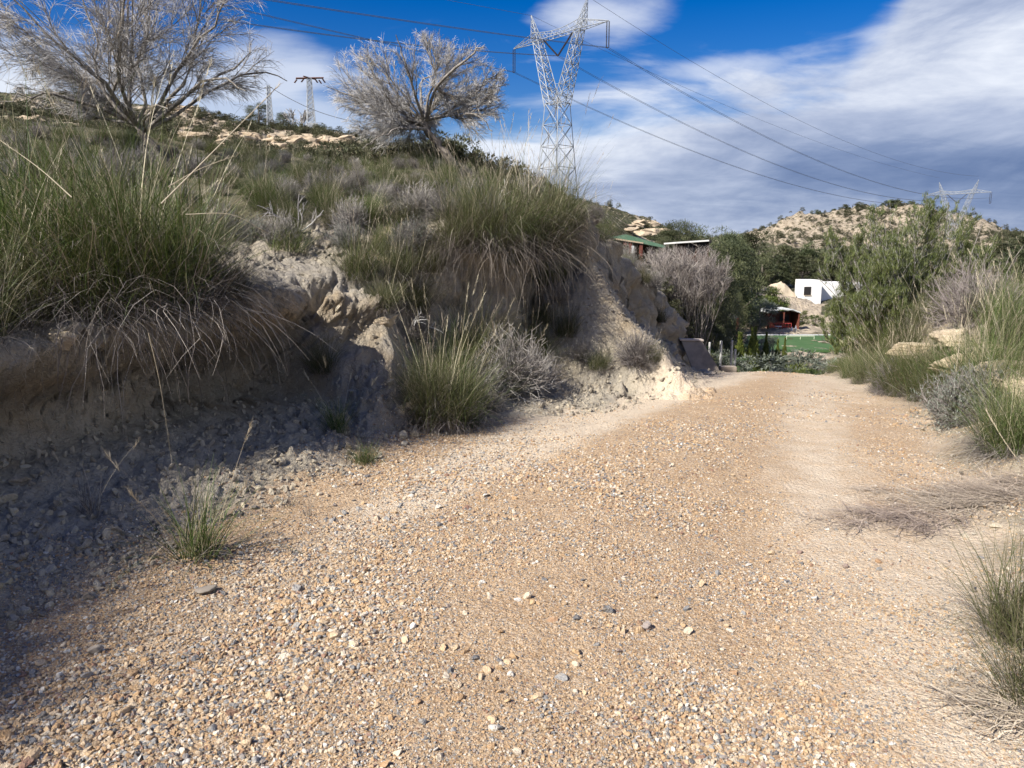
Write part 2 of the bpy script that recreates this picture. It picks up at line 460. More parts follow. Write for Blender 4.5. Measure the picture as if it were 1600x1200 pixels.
# ------------------------------------------------------------------ ground materials
def mat(name):
    m = bpy.data.materials.new(name)
    m.use_nodes = True
    return m, NT(m.node_tree)
def finish(N, color, rough=0.9, normal=None, spec=0.3, sub=None, trans=None):
    p = N.n('ShaderNodeBsdfPrincipled', ins={'Base Color': color, 'Roughness': rough, 'Specular IOR Level': spec})
    if normal is not None:
        N.t.links.new(normal, p.inputs['Normal'])
    sh = p.outputs[0]
    if trans is not None:
        tr = N.n('ShaderNodeBsdfTranslucent', ins={'Color': color})
        mx = N.n('ShaderNodeMixShader', ins={0: trans, 1: sh, 2: tr.outputs[0]})
        sh = mx.outputs[0]
    N.n('ShaderNodeOutputMaterial', ins={0: sh})
def bump(N, h, strength=0.5, dist=0.02, prev=None):
    nd = N.n('ShaderNodeBump', ins={'Height': h, 'Strength': strength, 'Distance': dist})
    if prev is not None:
        N.t.links.new(prev, nd.inputs['Normal'])
    return nd.outputs[0]
def attr(N, name, out='Fac', typ='GEOMETRY'):
    return N.n('ShaderNodeAttribute', attribute_name=name, attribute_type=typ).outputs[out]

def ground_material():
    m, N = mat('earth')
    pos = N.n('ShaderNodeNewGeometry').outputs['Position']
    marl, dust, hill, top = attr(N, 'marl'), attr(N, 'dust'), attr(N, 'hill'), attr(N, 'topsoil')
    big = N.noise(pos, 0.9, 4); mid = N.noise(pos, 5.0, 5, .6); fin = N.noise(pos, 42.0, 5, .65)
    # gravel bed between the loose stones
    v1 = N.n('ShaderNodeTexVoronoi', ins={'Vector': pos, 'Scale': 95.0})
    v2 = N.n('ShaderNodeTexVoronoi', ins={'Vector': pos, 'Scale': 42.0})
    stone = N.ramp(N.n('ShaderNodeSeparateColor', ins={0: v1.outputs['Color']}).outputs[0],
                   [(0.0, (0.20, 0.19, 0.18)), (0.18, (0.30, 0.20, 0.12)), (0.45, (0.46, 0.30, 0.16)), (0.7, (0.58, 0.42, 0.26)), (1.0, (0.62, 0.55, 0.45))])
    stone2 = N.ramp(N.n('ShaderNodeSeparateColor', ins={0: v2.outputs['Color']}).outputs[0],
                    [(0.0, (0.19, 0.19, 0.20)), (0.2, (0.36, 0.23, 0.12)), (0.55, (0.55, 0.36, 0.19)), (1.0, (0.62, 0.52, 0.40))])
    bed = N.mix(N.smooth(mid, 0.40, 0.60), (0.52, 0.375, 0.24), (0.43, 0.295, 0.18))
    bed = N.mix(0.45, bed, stone)
    bed = N.mix(N.math('MULTIPLY', N.smooth(v2.outputs['Distance'], 0.5, 0.25), 0.35), bed, stone2)
    dustc = N.mix(N.smooth(fin, 0.35, 0.65), (0.70, 0.60, 0.47), (0.60, 0.49, 0.36))
    dmask = N.smooth(N.math('ADD', dust, N.math('MULTIPLY', N.math('SUBTRACT', mid, 0.5), 0.9)), 0.25, 0.8)
    road = N.mix(N.math('MULTIPLY', dmask, 0.85), bed, dustc)
    # marl: cream, with grey and ochre beds
    sepz = N.n('ShaderNodeSeparateXYZ', ins={0: pos}).outputs
    warp = N.math('ADD', N.math('MULTIPLY', sepz[2], 2.4), N.math('MULTIPLY', big, 3.0))
    beds = N.noise(N.n('ShaderNodeCombineXYZ', ins={2: warp}).outputs[0], 1.6, 4, .6)
    mc = N.mix(N.smooth(beds, 0.40, 0.60), (0.29, 0.26, 0.215), (0.40, 0.345, 0.255))
    mc = N.mix(N.math('MULTIPLY', N.smooth(big, 0.52, 0.68), 0.75), mc, (0.37, 0.275, 0.165))
    mc = N.mix(N.math('MULTIPLY', N.smooth(mid, 0.30, 0.70), 0.45), mc, (0.45, 0.405, 0.335))
    mc = N.mix(N.math('MULTIPLY', N.smooth(fin, 0.50, 0.72), 0.35), mc, (0.20, 0.17, 0.13))
    soil = N.mix(N.smooth(mid, 0.38, 0.62), (0.16, 0.14, 0.09), (0.085, 0.085, 0.05))
    soil = N.mix(N.math('MULTIPLY', N.smooth(fin, .45, .65), .6), soil, (0.12, 0.12, 0.07))
    # hills: pale rock scars between low scrub
    h1 = N.noise(pos, 0.085, 6, .62, .4); h2 = N.noise(pos, 0.55, 5, .62); h3 = N.noise(pos, 2.2, 3, .6)
    strat = N.noise(N.n('ShaderNodeCombineXYZ', ins={0: N.math('MULTIPLY', sepz[0], .02), 2: N.math('ADD', N.math('MULTIPLY', sepz[2], .42), N.math('MULTIPLY', h1, 3.0))}).outputs[0], 1.0, 4, .6)
    rock = N.mix(N.smooth(strat, .4, .6), (0.43, 0.345, 0.25), (0.33, 0.265, 0.19))
    rock = N.mix(N.smooth(h2, .42, .62), rock, (0.52, 0.44, 0.33))
    scrub = N.mix(N.smooth(h3, .40, .60), (0.075, 0.083, 0.042), (0.14, 0.125, 0.08))
    hrock = attr(N, 'rocky')
    hm = N.smooth(N.math('ADD', N.math('ADD', N.math('MULTIPLY', h2, 1.3), N.math('MULTIPLY', h1, .7)), N.math('MULTIPLY', hrock, 0.62)), 1.13, 1.33)
    hc = N.mix(hm, scrub, rock)
    col = N.mix(marl, road, mc)
    col = N.mix(top, col, soil)
    col = N.mix(hill, col, hc)
    lawn = attr(N, 'bare')
    col = N.mix(lawn, col, N.mix(N.smooth(h3, .4, .6), (0.56, 0.47, 0.36), (0.46, 0.38, 0.28)))
    # relief
    onroad = N.math('SUBTRACT', 1.0, N.math('MAXIMUM', marl, top), clamp=True)
    peb = N.math('MULTIPLY', N.math('ADD', v1.outputs['Distance'], N.math('MULTIPLY', v2.outputs['Distance'], 1.2)), onroad)
    cr = N.n('ShaderNodeTexVoronoi', feature='DISTANCE_TO_EDGE', ins={'Vector': N.mix(0.2, pos, N.noise(pos, 5.0, 2, .6, 0, 'Color')), 'Scale': 15.0})
    crack = N.math('MULTIPLY', N.smooth(cr.outputs['Distance'], 0.0, 0.07), marl)
    hgt = N.math('ADD', N.math('MULTIPLY', peb, -0.005), N.math('ADD', N.math('MULTIPLY', fin, 0.030), N.math('MULTIPLY', crack, 0.005)))
    hgt = N.math('ADD', hgt, N.math('MULTIPLY', N.math('MULTIPLY', N.math('ADD', h2, N.math('MULTIPLY', h3, .35)), hill), 1.6))
    nrm = bump(N, hgt, 1.0, 1.0)
    finish(N, col, 0.93, nrm, 0.15)
    return m
MAT_GROUND = ground_material()

a_d, a_e, a_lat, a_r = MK['d'], MK['e'], MK['lat'], MK['r']
# pale dusty wheel strips: one along the bank, one right of the crown
gxr, gyr = gx.ravel(), gy.ravel()
strip_l = np.interp(gyr, [0, 3, 5, 7, 9, 11, 14], [-2.3, -1.4, -0.5, 0.45, 1.5, 2.7, 3.9])
strip_r = np.interp(gyr, [0, 2, 4, 7, 10, 13], [1.25, 1.5, 1.85, 2.9, 4.2, 5.4])
wl = np.interp(gyr, [0, 4, 7, 10, 13], [.15, .35, .7, .9, .9])
dust = np.exp(-((gxr - strip_l) / wl) ** 2) * np.interp(gyr, [0, 3, 6, 8], [.3, .45, 1.1, 1.4]) + 0.62 * np.exp(-((gxr - strip_r) / 0.62) ** 2) + 0.6 * sst(-0.6, 0.3, a_e)
dust = np.clip(dust, 0, 1.1)
hillm = sst(17, 28, a_r)
rocky = np.zeros_like(a_r)
q = gxr / np.maximum(gyr, .01) / .985 * F + 800
rocky = np.where((a_r > 330) & (q > 1100) & (q < 1560), 0.52, 0.20)
rocky += 0.75 * np.exp(-((a_r - 54) / 7.0) ** 2) * ((q > 180) & (q < 560))
bare = ((a_r > 76) & (a_r < 124) & (q > 1120) & (q < 1450)) * 1.0
bare *= sst(-.15, .1, fbm2(gxr * .05, gyr * .05, 4, 91) + .12)
bare = np.maximum(bare, ((a_r > 124) & (a_r < 142) & (q > 1165) & (q < 1290)) * 1.0)
gattrs = dict(marl=MK['marl'] * (1 - hillm) * (a_r < 30), dust=dust, hill=hillm, topsoil=np.maximum(MK['top'] * (MK['d'] > 0), MK['verge'] * .55) * (1 - hillm), rocky=rocky, bare=bare)
ground_obs = []
for k, (nm, lab) in enumerate((('gravel_track', None), ('earth_bank', None), ('ground', None), ('hillside', None), ('distant_hills', None))):
    fq = quads[kind == k]
    if not len(fq):
        continue
    used, inv = np.unique(fq, return_inverse=True)
    me = mesh_np(nm, V[used], inv.reshape(-1, 4), [MAT_GROUND], True, {a: b[used] for a, b in gattrs.items()})
    o = new(nm, me)
    tag(o, kind='structure')
    ground_obs.append(o)
bpy.context.view_layer.update()

def cast(o, d, maxd=3000):
    best = None
    for g in ground_obs:
        ok, p, n, i = g.ray_cast(Vector(o), Vector(d).normalized(), distance=maxd)
        if ok:
            l = (p - Vector(o)).length
            if best is None or l < best[0]:
                best = (l, p.copy(), n.copy())
    return best
def drop(x, y):
    """highest ground under (x, y)"""
    h = cast((x, y, 200), (0, 0, -1))
    return Vector((x, y, h[1].z)) if h else Vector((x, y, 0))
def pick(px, py):
    """the ground point seen at a photo pixel"""
    h = cast((0, 0, EYE), ray(px, py))
    return h[1] if h else None
# ------------------------------------------------------------------ plant materials
def blade_material(name, stops, trans=0.25, rough=0.6, gain=1.0):
    """colour from each blade's own random number and its height along the blade"""
    m, N = mat(name)
    col = N.ramp(attr(N, 'rnd'), stops)
    t = attr(N, 'along')
    oi = N.n('ShaderNodeObjectInfo')
    col = N.n('ShaderNodeHueSaturation', ins={'Hue': N.math('ADD', 0.485, N.math('MULTIPLY', oi.outputs['Random'], 0.03)),
              'Value': N.math('ADD', 0.62 * gain, N.math('MULTIPLY', oi.outputs['Random'], 0.38 * gain)), 'Color': col}).outputs[0]
    finish(N, col, rough, None, 0.35, trans=trans)
    return m
M_ESPARTO = blade_material('esparto_green', [(0.0, (0.060, 0.092, 0.020)), (0.35, (0.10, 0.145, 0.034)), (0.62, (0.16, 0.20, 0.055)), (0.8, (0.22, 0.21, 0.10)), (0.93, (0.42, 0.36, 0.23)), (1.0, (0.55, 0.48, 0.34))])
M_OLIVE = blade_material('esparto_olive', [(0.0, (0.075, 0.092, 0.028)), (0.35, (0.125, 0.145, 0.048)), (0.68, (0.16, 0.155, 0.075)), (0.88, (0.25, 0.22, 0.13)), (1.0, (0.50, 0.43, 0.32))])
M_DRY = blade_material('dry_blades', [(0.0, (0.12, 0.10, 0.088)), (0.5, (0.25, 0.215, 0.19)), (1.0, (0.46, 0.41, 0.36))], 0.1, 0.75)
M_SHADEDDRY = blade_material('shaded_dry_blades', [(0.0, (0.06, 0.05, 0.042)), (0.5, (0.14, 0.115, 0.095)), (1.0, (0.34, 0.29, 0.24))], 0.1, 0.75)  # darker copy of the dry blades; shade of hanging skirts put into the colour
M_THATCH = blade_material('thatch_blades', [(0.0, (0.20, 0.155, 0.12)), (0.5, (0.36, 0.29, 0.225)), (1.0, (0.58, 0.49, 0.38))], 0.1, 0.75, 1.5)
M_STALK = blade_material('straw_stalks', [(0.0, (0.46, 0.38, 0.26)), (1.0, (0.66, 0.58, 0.43))], 0.1, 0.6)
M_GREYTWIG = blade_material('grey_twigs', [(0.0, (0.15, 0.13, 0.12)), (0.5, (0.29, 0.26, 0.235)), (1.0, (0.46, 0.43, 0.39))], 0.0, 0.8)
M_DEADTWIG = blade_material('silver_twigs', [(0.0, (0.28, 0.26, 0.24)), (0.5, (0.47, 0.445, 0.42)), (1.0, (0.66, 0.635, 0.60))], 0.0, 0.75, 1.2)
M_PINKTWIG = blade_material('pinkish_grey_twigs', [(0.0, (0.20, 0.165, 0.15)), (0.5, (0.33, 0.285, 0.26)), (1.0, (0.50, 0.45, 0.41))], 0.0, 0.8)
M_GREYSHRUB = blade_material('grey_green_leaves', [(0.0, (0.13, 0.155, 0.12)), (0.5, (0.24, 0.27, 0.215)), (1.0, (0.40, 0.42, 0.36))], 0.2, 0.7)
M_NEEDLE = blade_material('pine_needles', [(0.0, (0.060, 0.085, 0.025)), (0.5, (0.115, 0.145, 0.045)), (1.0, (0.20, 0.215, 0.085))], 0.25, 0.55, 1.5)
M_PINEFAR = blade_material('pine_foliage', [(0.0, (0.040, 0.050, 0.024)), (0.5, (0.075, 0.088, 0.040)), (1.0, (0.15, 0.155, 0.075))], 0.2, 0.6, 1.35)
M_CYPRESS = blade_material('cypress_foliage', [(0.0, (0.045, 0.065, 0.015)), (0.5, (0.085, 0.105, 0.022)), (1.0, (0.16, 0.17, 0.04))], 0.2, 0.6, 1.7)
M_OLIVETREE = blade_material('olive_foliage', [(0.0, (0.10, 0.12, 0.08)), (0.5, (0.19, 0.215, 0.16)), (1.0, (0.34, 0.36, 0.29))], 0.2, 0.6)
M_PALM = blade_material('palm_fronds', [(0.0, (0.045, 0.080, 0.018)), (0.5, (0.10, 0.15, 0.03)), (1.0, (0.22, 0.26, 0.07))], 0.25, 0.5)
M_SCRUB = blade_material('scrub_foliage', [(0.0, (0.055, 0.065, 0.028)), (0.5, (0.105, 0.11, 0.055)), (1.0, (0.20, 0.19, 0.11))], 0.2, 0.7)
def bark_material(name, c1, c2, s=14):
    m, N = mat(name)
    pos = N.n('ShaderNodeTexCoord').outputs['Object']
    mp = N.n('ShaderNodeMapping', ins={'Vector': pos, 'Scale': (1, 1, 0.35)}).outputs[0]
    f = N.noise(mp, s, 5, .65)
    finish(N, N.mix(N.smooth(f, .35, .65), c1, c2), 0.9, bump(N, f, 0.8, 0.02), 0.15)
    return m
M_BARK = bark_material('dead_bark', (0.10, 0.085, 0.07), (0.24, 0.205, 0.175))
M_LIMB = bark_material('grey_limb_bark', (0.12, 0.105, 0.09), (0.34, 0.31, 0.27), 20)
M_PALEBARK = bark_material('pale_stem_bark', (0.32, 0.29, 0.25), (0.60, 0.56, 0.50), 20)

# ------------------------------------------------------------------ vectorised strips and tubes
def blades(rg, base, phi, th0, bend, length, width, K=5, bendpow=1.3, flat=0.0, wob=0.0):
    """curved tapering strips; all inputs arrays of N (base N,3). returns verts, quads, along, index"""
    n = len(phi)
    t = (np.arange(K) + 0.5) / K
    th = th0[:, None] + bend[:, None] * t[None, :] ** bendpow
    ph = phi[:, None] + wob * np.cumsum(rg.normal(0, 1, (n, K)), 1)
    step = (length / K)[:, None]
    dxy = np.sin(th) * step
    p = np.zeros((n, K + 1, 3))
    p[:, 1:, 0] = np.cumsum(dxy * np.cos(ph), 1)
    p[:, 1:, 1] = np.cumsum(dxy * np.sin(ph), 1)
    p[:, 1:, 2] = np.cumsum(np.cos(th) * step, 1)
    p += base[:, None, :]
    tw = phi + math.pi / 2 + rg.uniform(-1.2, 1.2, n) 
    wv = np.stack([np.cos(tw), np.sin(tw), np.zeros(n)], 1)
    tt = np.arange(K + 1) / K
    w = width[:, None] * (1 - 0.85 * tt ** 2)[None, :] * 0.5
    L_ = p - wv[:, None, :] * w[:, :, None]
    R_ = p + wv[:, None, :] * w[:, :, None]
    v = np.stack([L_, R_], 2).reshape(-1, 3)
    b = (np.arange(n) * (K + 1) * 2)[:, None] + (np.arange(K) * 2)[None, :]
    f = np.stack([b, b + 1, b + 3, b + 2], 2).reshape(-1, 4)
    al = np.repeat(np.tile(tt, n), 2)
    rn = np.repeat(rg.random(n), (K + 1) * 2)
    return v, f, al, rn

def tubes(P, Rd, sides=3, rnd=None):
    """P (N,K+1,3) centre lines, Rd (N,K+1) radii -> prisms"""
    n, k1, _ = P.shape
    d = np.gradient(P, axis=1)
    d /= np.linalg.norm(d, axis=2, keepdims=True) + 1e-9
    ref = np.where(np.abs(d[..., 2:3]) > 0.9, np.array([1.0, 0, 0]), np.array([0, 0, 1.0]))
    a = np.cross(d, ref); a /= np.linalg.norm(a, axis=2, keepdims=True) + 1e-9
    b = np.cross(d, a)
    an = np.arange(sides) * 2 * math.pi / sides
    v = P[:, :, None, :] + Rd[:, :, None, None] * (np.cos(an)[None, None, :, None] * a[:, :, None, :] + np.sin(an)[None, None, :, None] * b[:, :, None, :])
    v = v.reshape(-1, 3)
    base = (np.arange(n) * k1 * sides)[:, None, None] + (np.arange(k1 - 1) * sides)[None, :, None]
    s = np.arange(sides)[None, None, :]; s2 = (np.arange(sides) + 1) % sides
    f = np.stack([base + s, base + s2[None, None, :], base + sides + s2[None, None, :], base + sides + s], 3).reshape(-1, 4)
    if rnd is None:
        rnd = np.random.default_rng(1).random(n)
    return v, f, np.tile(np.repeat(np.arange(k1) / (k1 - 1), sides), n), np.repeat(rnd, k1 * sides)

def join(parts):
    vs, fs, al, rn, o = [], [], [], [], 0
    for v, f, a, r in parts:
        vs.append(v); fs.append(f + o); al.append(a); rn.append(r); o += len(v)
    byk = {}
    for f in fs:
        byk.setdefault(f.shape[1], []).append(f)
    return np.concatenate(vs), [np.concatenate(x) for x in byk.values()], np.concatenate(al), np.concatenate(rn)
def veg_mesh(name, parts, m, smooth=False):
    v, f, a, r = join(parts)
    return mesh_np(name, v, f, [m], smooth, {'along': a, 'rnd': r})

# ------------------------------------------------------------------ grass tussocks
def tussock_parts(seed, R=0.28, H=0.85, n=900, nd=350, ns=10, droop=1.0, hang=0.0, wd=0.0042, mg=None, md=None, lean=0.0):
    """esparto tussock: upright to arching green blades, a grey dead skirt, straw stalks"""
    rg = np.random.default_rng(seed)
    def bases(k, rr):
        a = rg.uniform(0, 2 * math.pi, k); q = rr * np.sqrt(rg.random(k))
        return np.stack([q * np.cos(a), q * np.sin(a), -0.04 + 0.10 * rg.random(k) * (1 - q / max(rr, 1e-3))], 1), a, q / rr
    b, a, q = bases(n, R)
    # a few dozen sub-tufts give the clump an uneven outline
    k = 26
    ta = rg.uniform(0, 2 * math.pi, k); tt = rg.uniform(0.1, 1.25, k) ; tl = rg.uniform(0.45, 1.12, k); tb = rg.uniform(0.2, 1.5, k)
    j = rg.integers(0, k, n)
    phi = ta[j] + rg.normal(0, 0.55, n)
    th0 = np.clip(tt[j] * 0.55 + rg.normal(0, 0.16, n), 0.0, 1.3)
    bend = droop * np.clip(tb[j] + rg.normal(0, 0.35, n), 0.0, 2.4)
    ln = H * np.clip(tl[j] + rg.normal(0, 0.16, n), 0.25, 1.35)
    w = rg.uniform(0.7, 1.3, n) * wd
    g = [blades(rg, b, phi, th0, bend, ln, w, 6, 1.4, wob=0.08)]
    sk = []
    if nd:
        b, a, q = bases(nd, R * 1.05)
        phi = a + rg.normal(0, 0.5, nd)
        th0 = np.clip(rg.normal(0.9, 0.35, nd), 0.1, 1.9)
        bend = rg.uniform(0.6, 2.0, nd) + hang * 0.5
        ln = H * rg.uniform(0.18, 0.85, nd) ** 1.2 * (1 + hang * .5)
        sk = [blades(rg, b, phi, th0, bend, ln, rg.uniform(0.5, 1.5, nd) * wd, 6, 1.0, wob=0.34)]
    st = []
    if ns:
        b, a, q = bases(ns, R * 0.5)
        phi = rg.uniform(0, 2 * math.pi, ns)
        st = [blades(rg, b, phi, rg.uniform(0.05, 0.65, ns), rg.uniform(0.05, 0.5, ns), H * rg.uniform(1.1, 1.75, ns), np.full(ns, wd * 1.0), 7, 1.6, wob=0.02)]
        tip = st[0][0].reshape(ns, -1, 3)[:, -1]
        m = 26
        ii = np.repeat(np.arange(ns), m)
        back = tip[ii] - (tip[ii] - b[ii]) * (rg.random(ns * m) * 0.14)[:, None]
        st.append(blades(rg, back, phi[ii] + rg.normal(0, .6, ns * m), rg.uniform(.1, .7, ns * m), rg.uniform(0, .5, ns * m), rg.uniform(.02, .05, ns * m), np.full(ns * m, wd * .6), 2))
    out = [('green_blades', veg_mesh('green_blades', g, mg or M_ESPARTO))]
    if sk: out.append(('dry_skirt', veg_mesh('dry_skirt', sk, md or M_DRY)))
    if st: out.append(('seed_stalks', veg_mesh('seed_stalks', st, M_STALK)))
    return out

def twig_shrub_parts(seed, R=0.45, H=0.6, n=240, mt=None, leaf=0, ml=None):
    """dome of many-forked thin twigs; leaf > 0 adds small leaves"""
    rg = np.random.default_rng(seed)
    K = 5
    a = rg.uniform(0, 2 * math.pi, n); th = np.arccos(np.clip(rg.uniform(0.05, 1.0, n), 0, 1))
    dirv = np.stack([np.sin(th) * np.cos(a), np.sin(th) * np.sin(a), np.cos(th)], 1)
    Ln = rg.uniform(0.6, 1.05, n)
    P = np.zeros((n, K + 1, 3))
    for k in range(K):
        dirv = dirv + rg.normal(0, 0.20, (n, 3)); dirv[:, 2] += 0.05
        dirv /= np.linalg.norm(dirv, axis=1, keepdims=True)
        P[:, k + 1] = P[:, k] + dirv * (Ln / K)[:, None] * np.array([R, R, H])
    Rd = np.linspace(0.005, 0.002, K + 1)[None, :].repeat(n, 0)
    parts = [tubes(P, Rd, 3, rg.random(n))]
    m = 9
    ii = np.repeat(np.arange(n), m); seg = rg.uniform(1.2, K, n * m); s0 = np.floor(seg).astype(int).clip(0, K - 1); fr = seg - s0
    st = P[ii, s0] * (1 - fr)[:, None] + P[ii, s0 + 1] * fr[:, None]
    dd = P[ii, s0 + 1] - P[ii, s0]; dd /= np.linalg.norm(dd, axis=1, keepdims=True) + 1e-9
    dd = dd + rg.normal(0, 0.55, (n * m, 3)); dd /= np.linalg.norm(dd, axis=1, keepdims=True)
    L2 = rg.uniform(0.08, 0.24, n * m) * max(R, H)
    P2 = np.zeros((n * m, 4, 3)); P2[:, 0] = st
    for k in range(3):
        dd = dd + rg.normal(0, 0.22, dd.shape); dd /= np.linalg.norm(dd, axis=1, keepdims=True)
        P2[:, k + 1] = P2[:, k] + dd * (L2 / 3)[:, None]
    parts.append(tubes(P2, np.linspace(0.0024, 0.0012, 4)[None, :].repeat(n * m, 0), 3, rg.random(n * m)))
    out = [('twigs', veg_mesh('twigs', parts, mt or M_GREYTWIG))]
    if leaf:
        jj = rg.integers(0, n * m, leaf); kk = rg.integers(1, 4, leaf)
        b = P2[jj, kk]
        g = blades(rg, b, rg.uniform(0, 2 * math.pi, leaf), rg.uniform(0, 1.3, leaf), rg.uniform(0, .6, leaf), rg.uniform(.018, .04, leaf), rg.uniform(.005, .009, leaf), 2)
        out.append(('leaves', veg_mesh('leaves', [g], ml or M_GREYSHRUB)))
    return out

def thing(name, label, cat, parts, loc, rotz=0.0, scale=1.0, group=None, tilt=(0, 0)):
    root = bpy.data.objects.new(name, None)
    link(root)
    root.empty_display_size = 0.1
    root.location = loc
    root.rotation_euler = (tilt[0], tilt[1], rotz)
    root.scale = scale if hasattr(scale, '__len__') else (scale,) * 3
    tag(root, label, cat, group)
    for nm, me in parts:
        new(nm, me, root)
    return root

random.seed(7)
TUS = [tussock_parts(100 + i, R=0.26, H=0.85, n=1000, nd=330, ns=9) for i in range(4)]           # green upright
TUSO = [tussock_parts(120 + i, R=0.24, H=0.75, n=800, nd=420, ns=10, droop=1.15, mg=M_OLIVE) for i in range(4)]   # olive, drier
TUSH = [tussock_parts(140 + i, R=0.30, H=0.95, n=1300, nd=1000, ns=12, droop=1.5, hang=0.9, mg=M_OLIVE, md=M_SHADEDDRY) for i in range(2)]  # hanging over the lip, skirts in the shade-darkened colour
TUSB = [tussock_parts(160 + i, R=0.34, H=1.05, n=1900, nd=1500, ns=9, droop=1.25, hang=0.3, wd=0.0046) for i in range(2)]     # big front ones
SHR = [twig_shrub_parts(180 + i) for i in range(2)]
SHRG = [twig_shrub_parts(190 + i, R=.42, H=.55, n=200, leaf=5000) for i in range(2)]

def slope_tilt(x, y):
    return (0, 0)
_seq = [0]
def plant(kindlist, x, y, label, group=None, name='esparto_tussock', cat='grass tussock', scale=1.0, sink=0.03, rot=None, k=None, tilt=(0, 0), z=None):
    i = _seq[0]; _seq[0] += 1
    p = kindlist[(i if k is None else k) % len(kindlist)]
    g = drop(x, y)
    if z is not None: g.z = z
    return thing(name, label, cat, p, (g.x, g.y, g.z - sink), random.uniform(0, 6.28) if rot is None else rot, scale, group, tilt)
def plant_px(kindlist, px, py, label, **kw):
    """rooted in the ground seen at this pixel"""
    p = pick(px, py)
    if p is None:
        print('MISS', px, py, label); return None
    return plant(kindlist, p.x, p.y, label, **kw)

# --- big front tussocks on the lip, left
plant_px(TUSB, 235, 470, 'large bright green esparto tussock with a grey dead skirt hanging over the undercut bank', scale=1.35, k=0)
plant_px(TUSB, 75, 470, 'large esparto tussock at the left edge of the bank with a thick pale dead skirt', scale=1.35, k=1)
plant_px(TUSH, 815, 392, 'wide tussock spilling a long brown skirt, coloured darker for shade, down over the bare bank nose', scale=1.45, k=0, rot=0.3)
plant_px(TUSH, 870, 385, 'dark hanging tussock joined to the right side of the wide spilling tussock', scale=1.15, k=1, rot=1.3)
plant_px(TUSH, 765, 395, 'olive hanging tussock joined to the left side of the wide spilling tussock', scale=1.1, k=0, rot=4.0)
plant_px(TUSH, 715, 400, 'olive tussock on the lip beside the wide spilling tussock', scale=0.8, k=1, name='esparto_tussock')
plant_px(TUSO, 690, 645, 'greyish tussock at the track edge in front of the bank foot', scale=1.15, k=0)
plant_px(TUSO, 735, 560, 'tall tussock on the rubble behind the track edge tussock', scale=1.15, k=1)
plant_px(SHR, 800, 610, 'round grey tangled twig shrub at the foot of the bank beside the track', name='twig_shrub', cat='dry shrub', scale=1.35)
plant_px(TUSO, 815, 585, 'green tipped tussock growing behind the round grey twig shrub', scale=1.1, k=2)
plant_px(TUSO, 640, 480, 'drooping tussock over the dark hollow in the bank', scale=0.9, k=3)
plant_px(TUSO, 505, 575, 'small tussock clinging below the undercut lip beside the yellow ledge', scale=0.55, k=1)
TUSS = [tussock_parts(210 + i, R=0.07, H=0.40, n=230, nd=110, ns=4, droop=0.9, wd=0.0034) for i in range(2)]
plant_px(TUSS, 312, 868, 'small green tuft with dry straw base on the pale rubble by the gravel', name='grass_tuft', cat='grass tuft', scale=1.35, k=0)
SHT = [tussock_parts(220, R=0.09, H=0.2, n=420, nd=60, ns=0, droop=0.5, wd=0.003)]
plant_px(SHT, 568, 722, 'low dense dark green tuft at the edge of the gravel', name='grass_tuft', cat='grass tuft', scale=1.0)
DRYT = [tussock_parts(230, R=0.05, H=0.3, n=60, nd=60, ns=2, droop=0.4, mg=M_DRY)]
plant_px(DRYT, 140, 800, 'dead brown tuft in the shade at the foot of the wall', name='grass_tuft', cat='grass tuft')
plant_px(TUSS, 527, 668, 'sparse green stems sprouting from the rubble near the hollow', name='grass_tuft', cat='grass tuft', scale=1.1, k=1)
plant_px(DRYT, 481, 806, 'tiny dry tuft on the pale rubble above the gravel', name='grass_tuft', cat='grass tuft', scale=.45)
plant_px(DRYT, 452, 790, 'tiny straw tuft beside another tiny tuft on the pale rubble', name='grass_tuft', cat='grass tuft', scale=.5)

# --- along the lip left of the photograph: these throw the shade over the wall and the corner
rs = np.random.default_rng(33)
pts = []
for i, (y, dd) in enumerate([(-1.6, .5), (-1.0, .9), (-.4, .5), (0.2, .8), (0.7, .45), (1.2, .9), (1.6, .45), (2.1, .8), (2.5, .45), (2.9, .95), (3.3, .5), (3.75, .95), (1.0, 1.6), (2.3, 1.7), (3.4, 1.7), (0, 1.6)]):
    x = float(toe_x(y)) - dd
    plant(TUSB if i % 2 else TUSO, x, y, 'big esparto tussock on the bank lip beside the shaded wall, outside the picture', group='tussocks along the near bank lip', scale=1.05)
    pts.append((x, y))
for i, (px, py, s_) in enumerate([(20, 500, 1.0), (150, 490, 1.0), (335, 462, .75), (-60, 520, 1.0)]):
    q_ = plant_px((TUSO, TUSB, TUSH, TUSO)[i], px, py, ['esparto tussock at the left picture edge under the larger tussocks', 'low thatchy tussock between the two large front tussocks', 'drooping tussock right of the large bright green tussock on the lip', 'tussock just beyond the left picture edge'][i], scale=s_)
    if q_: pts.append((q_.location.x, q_.location.y))

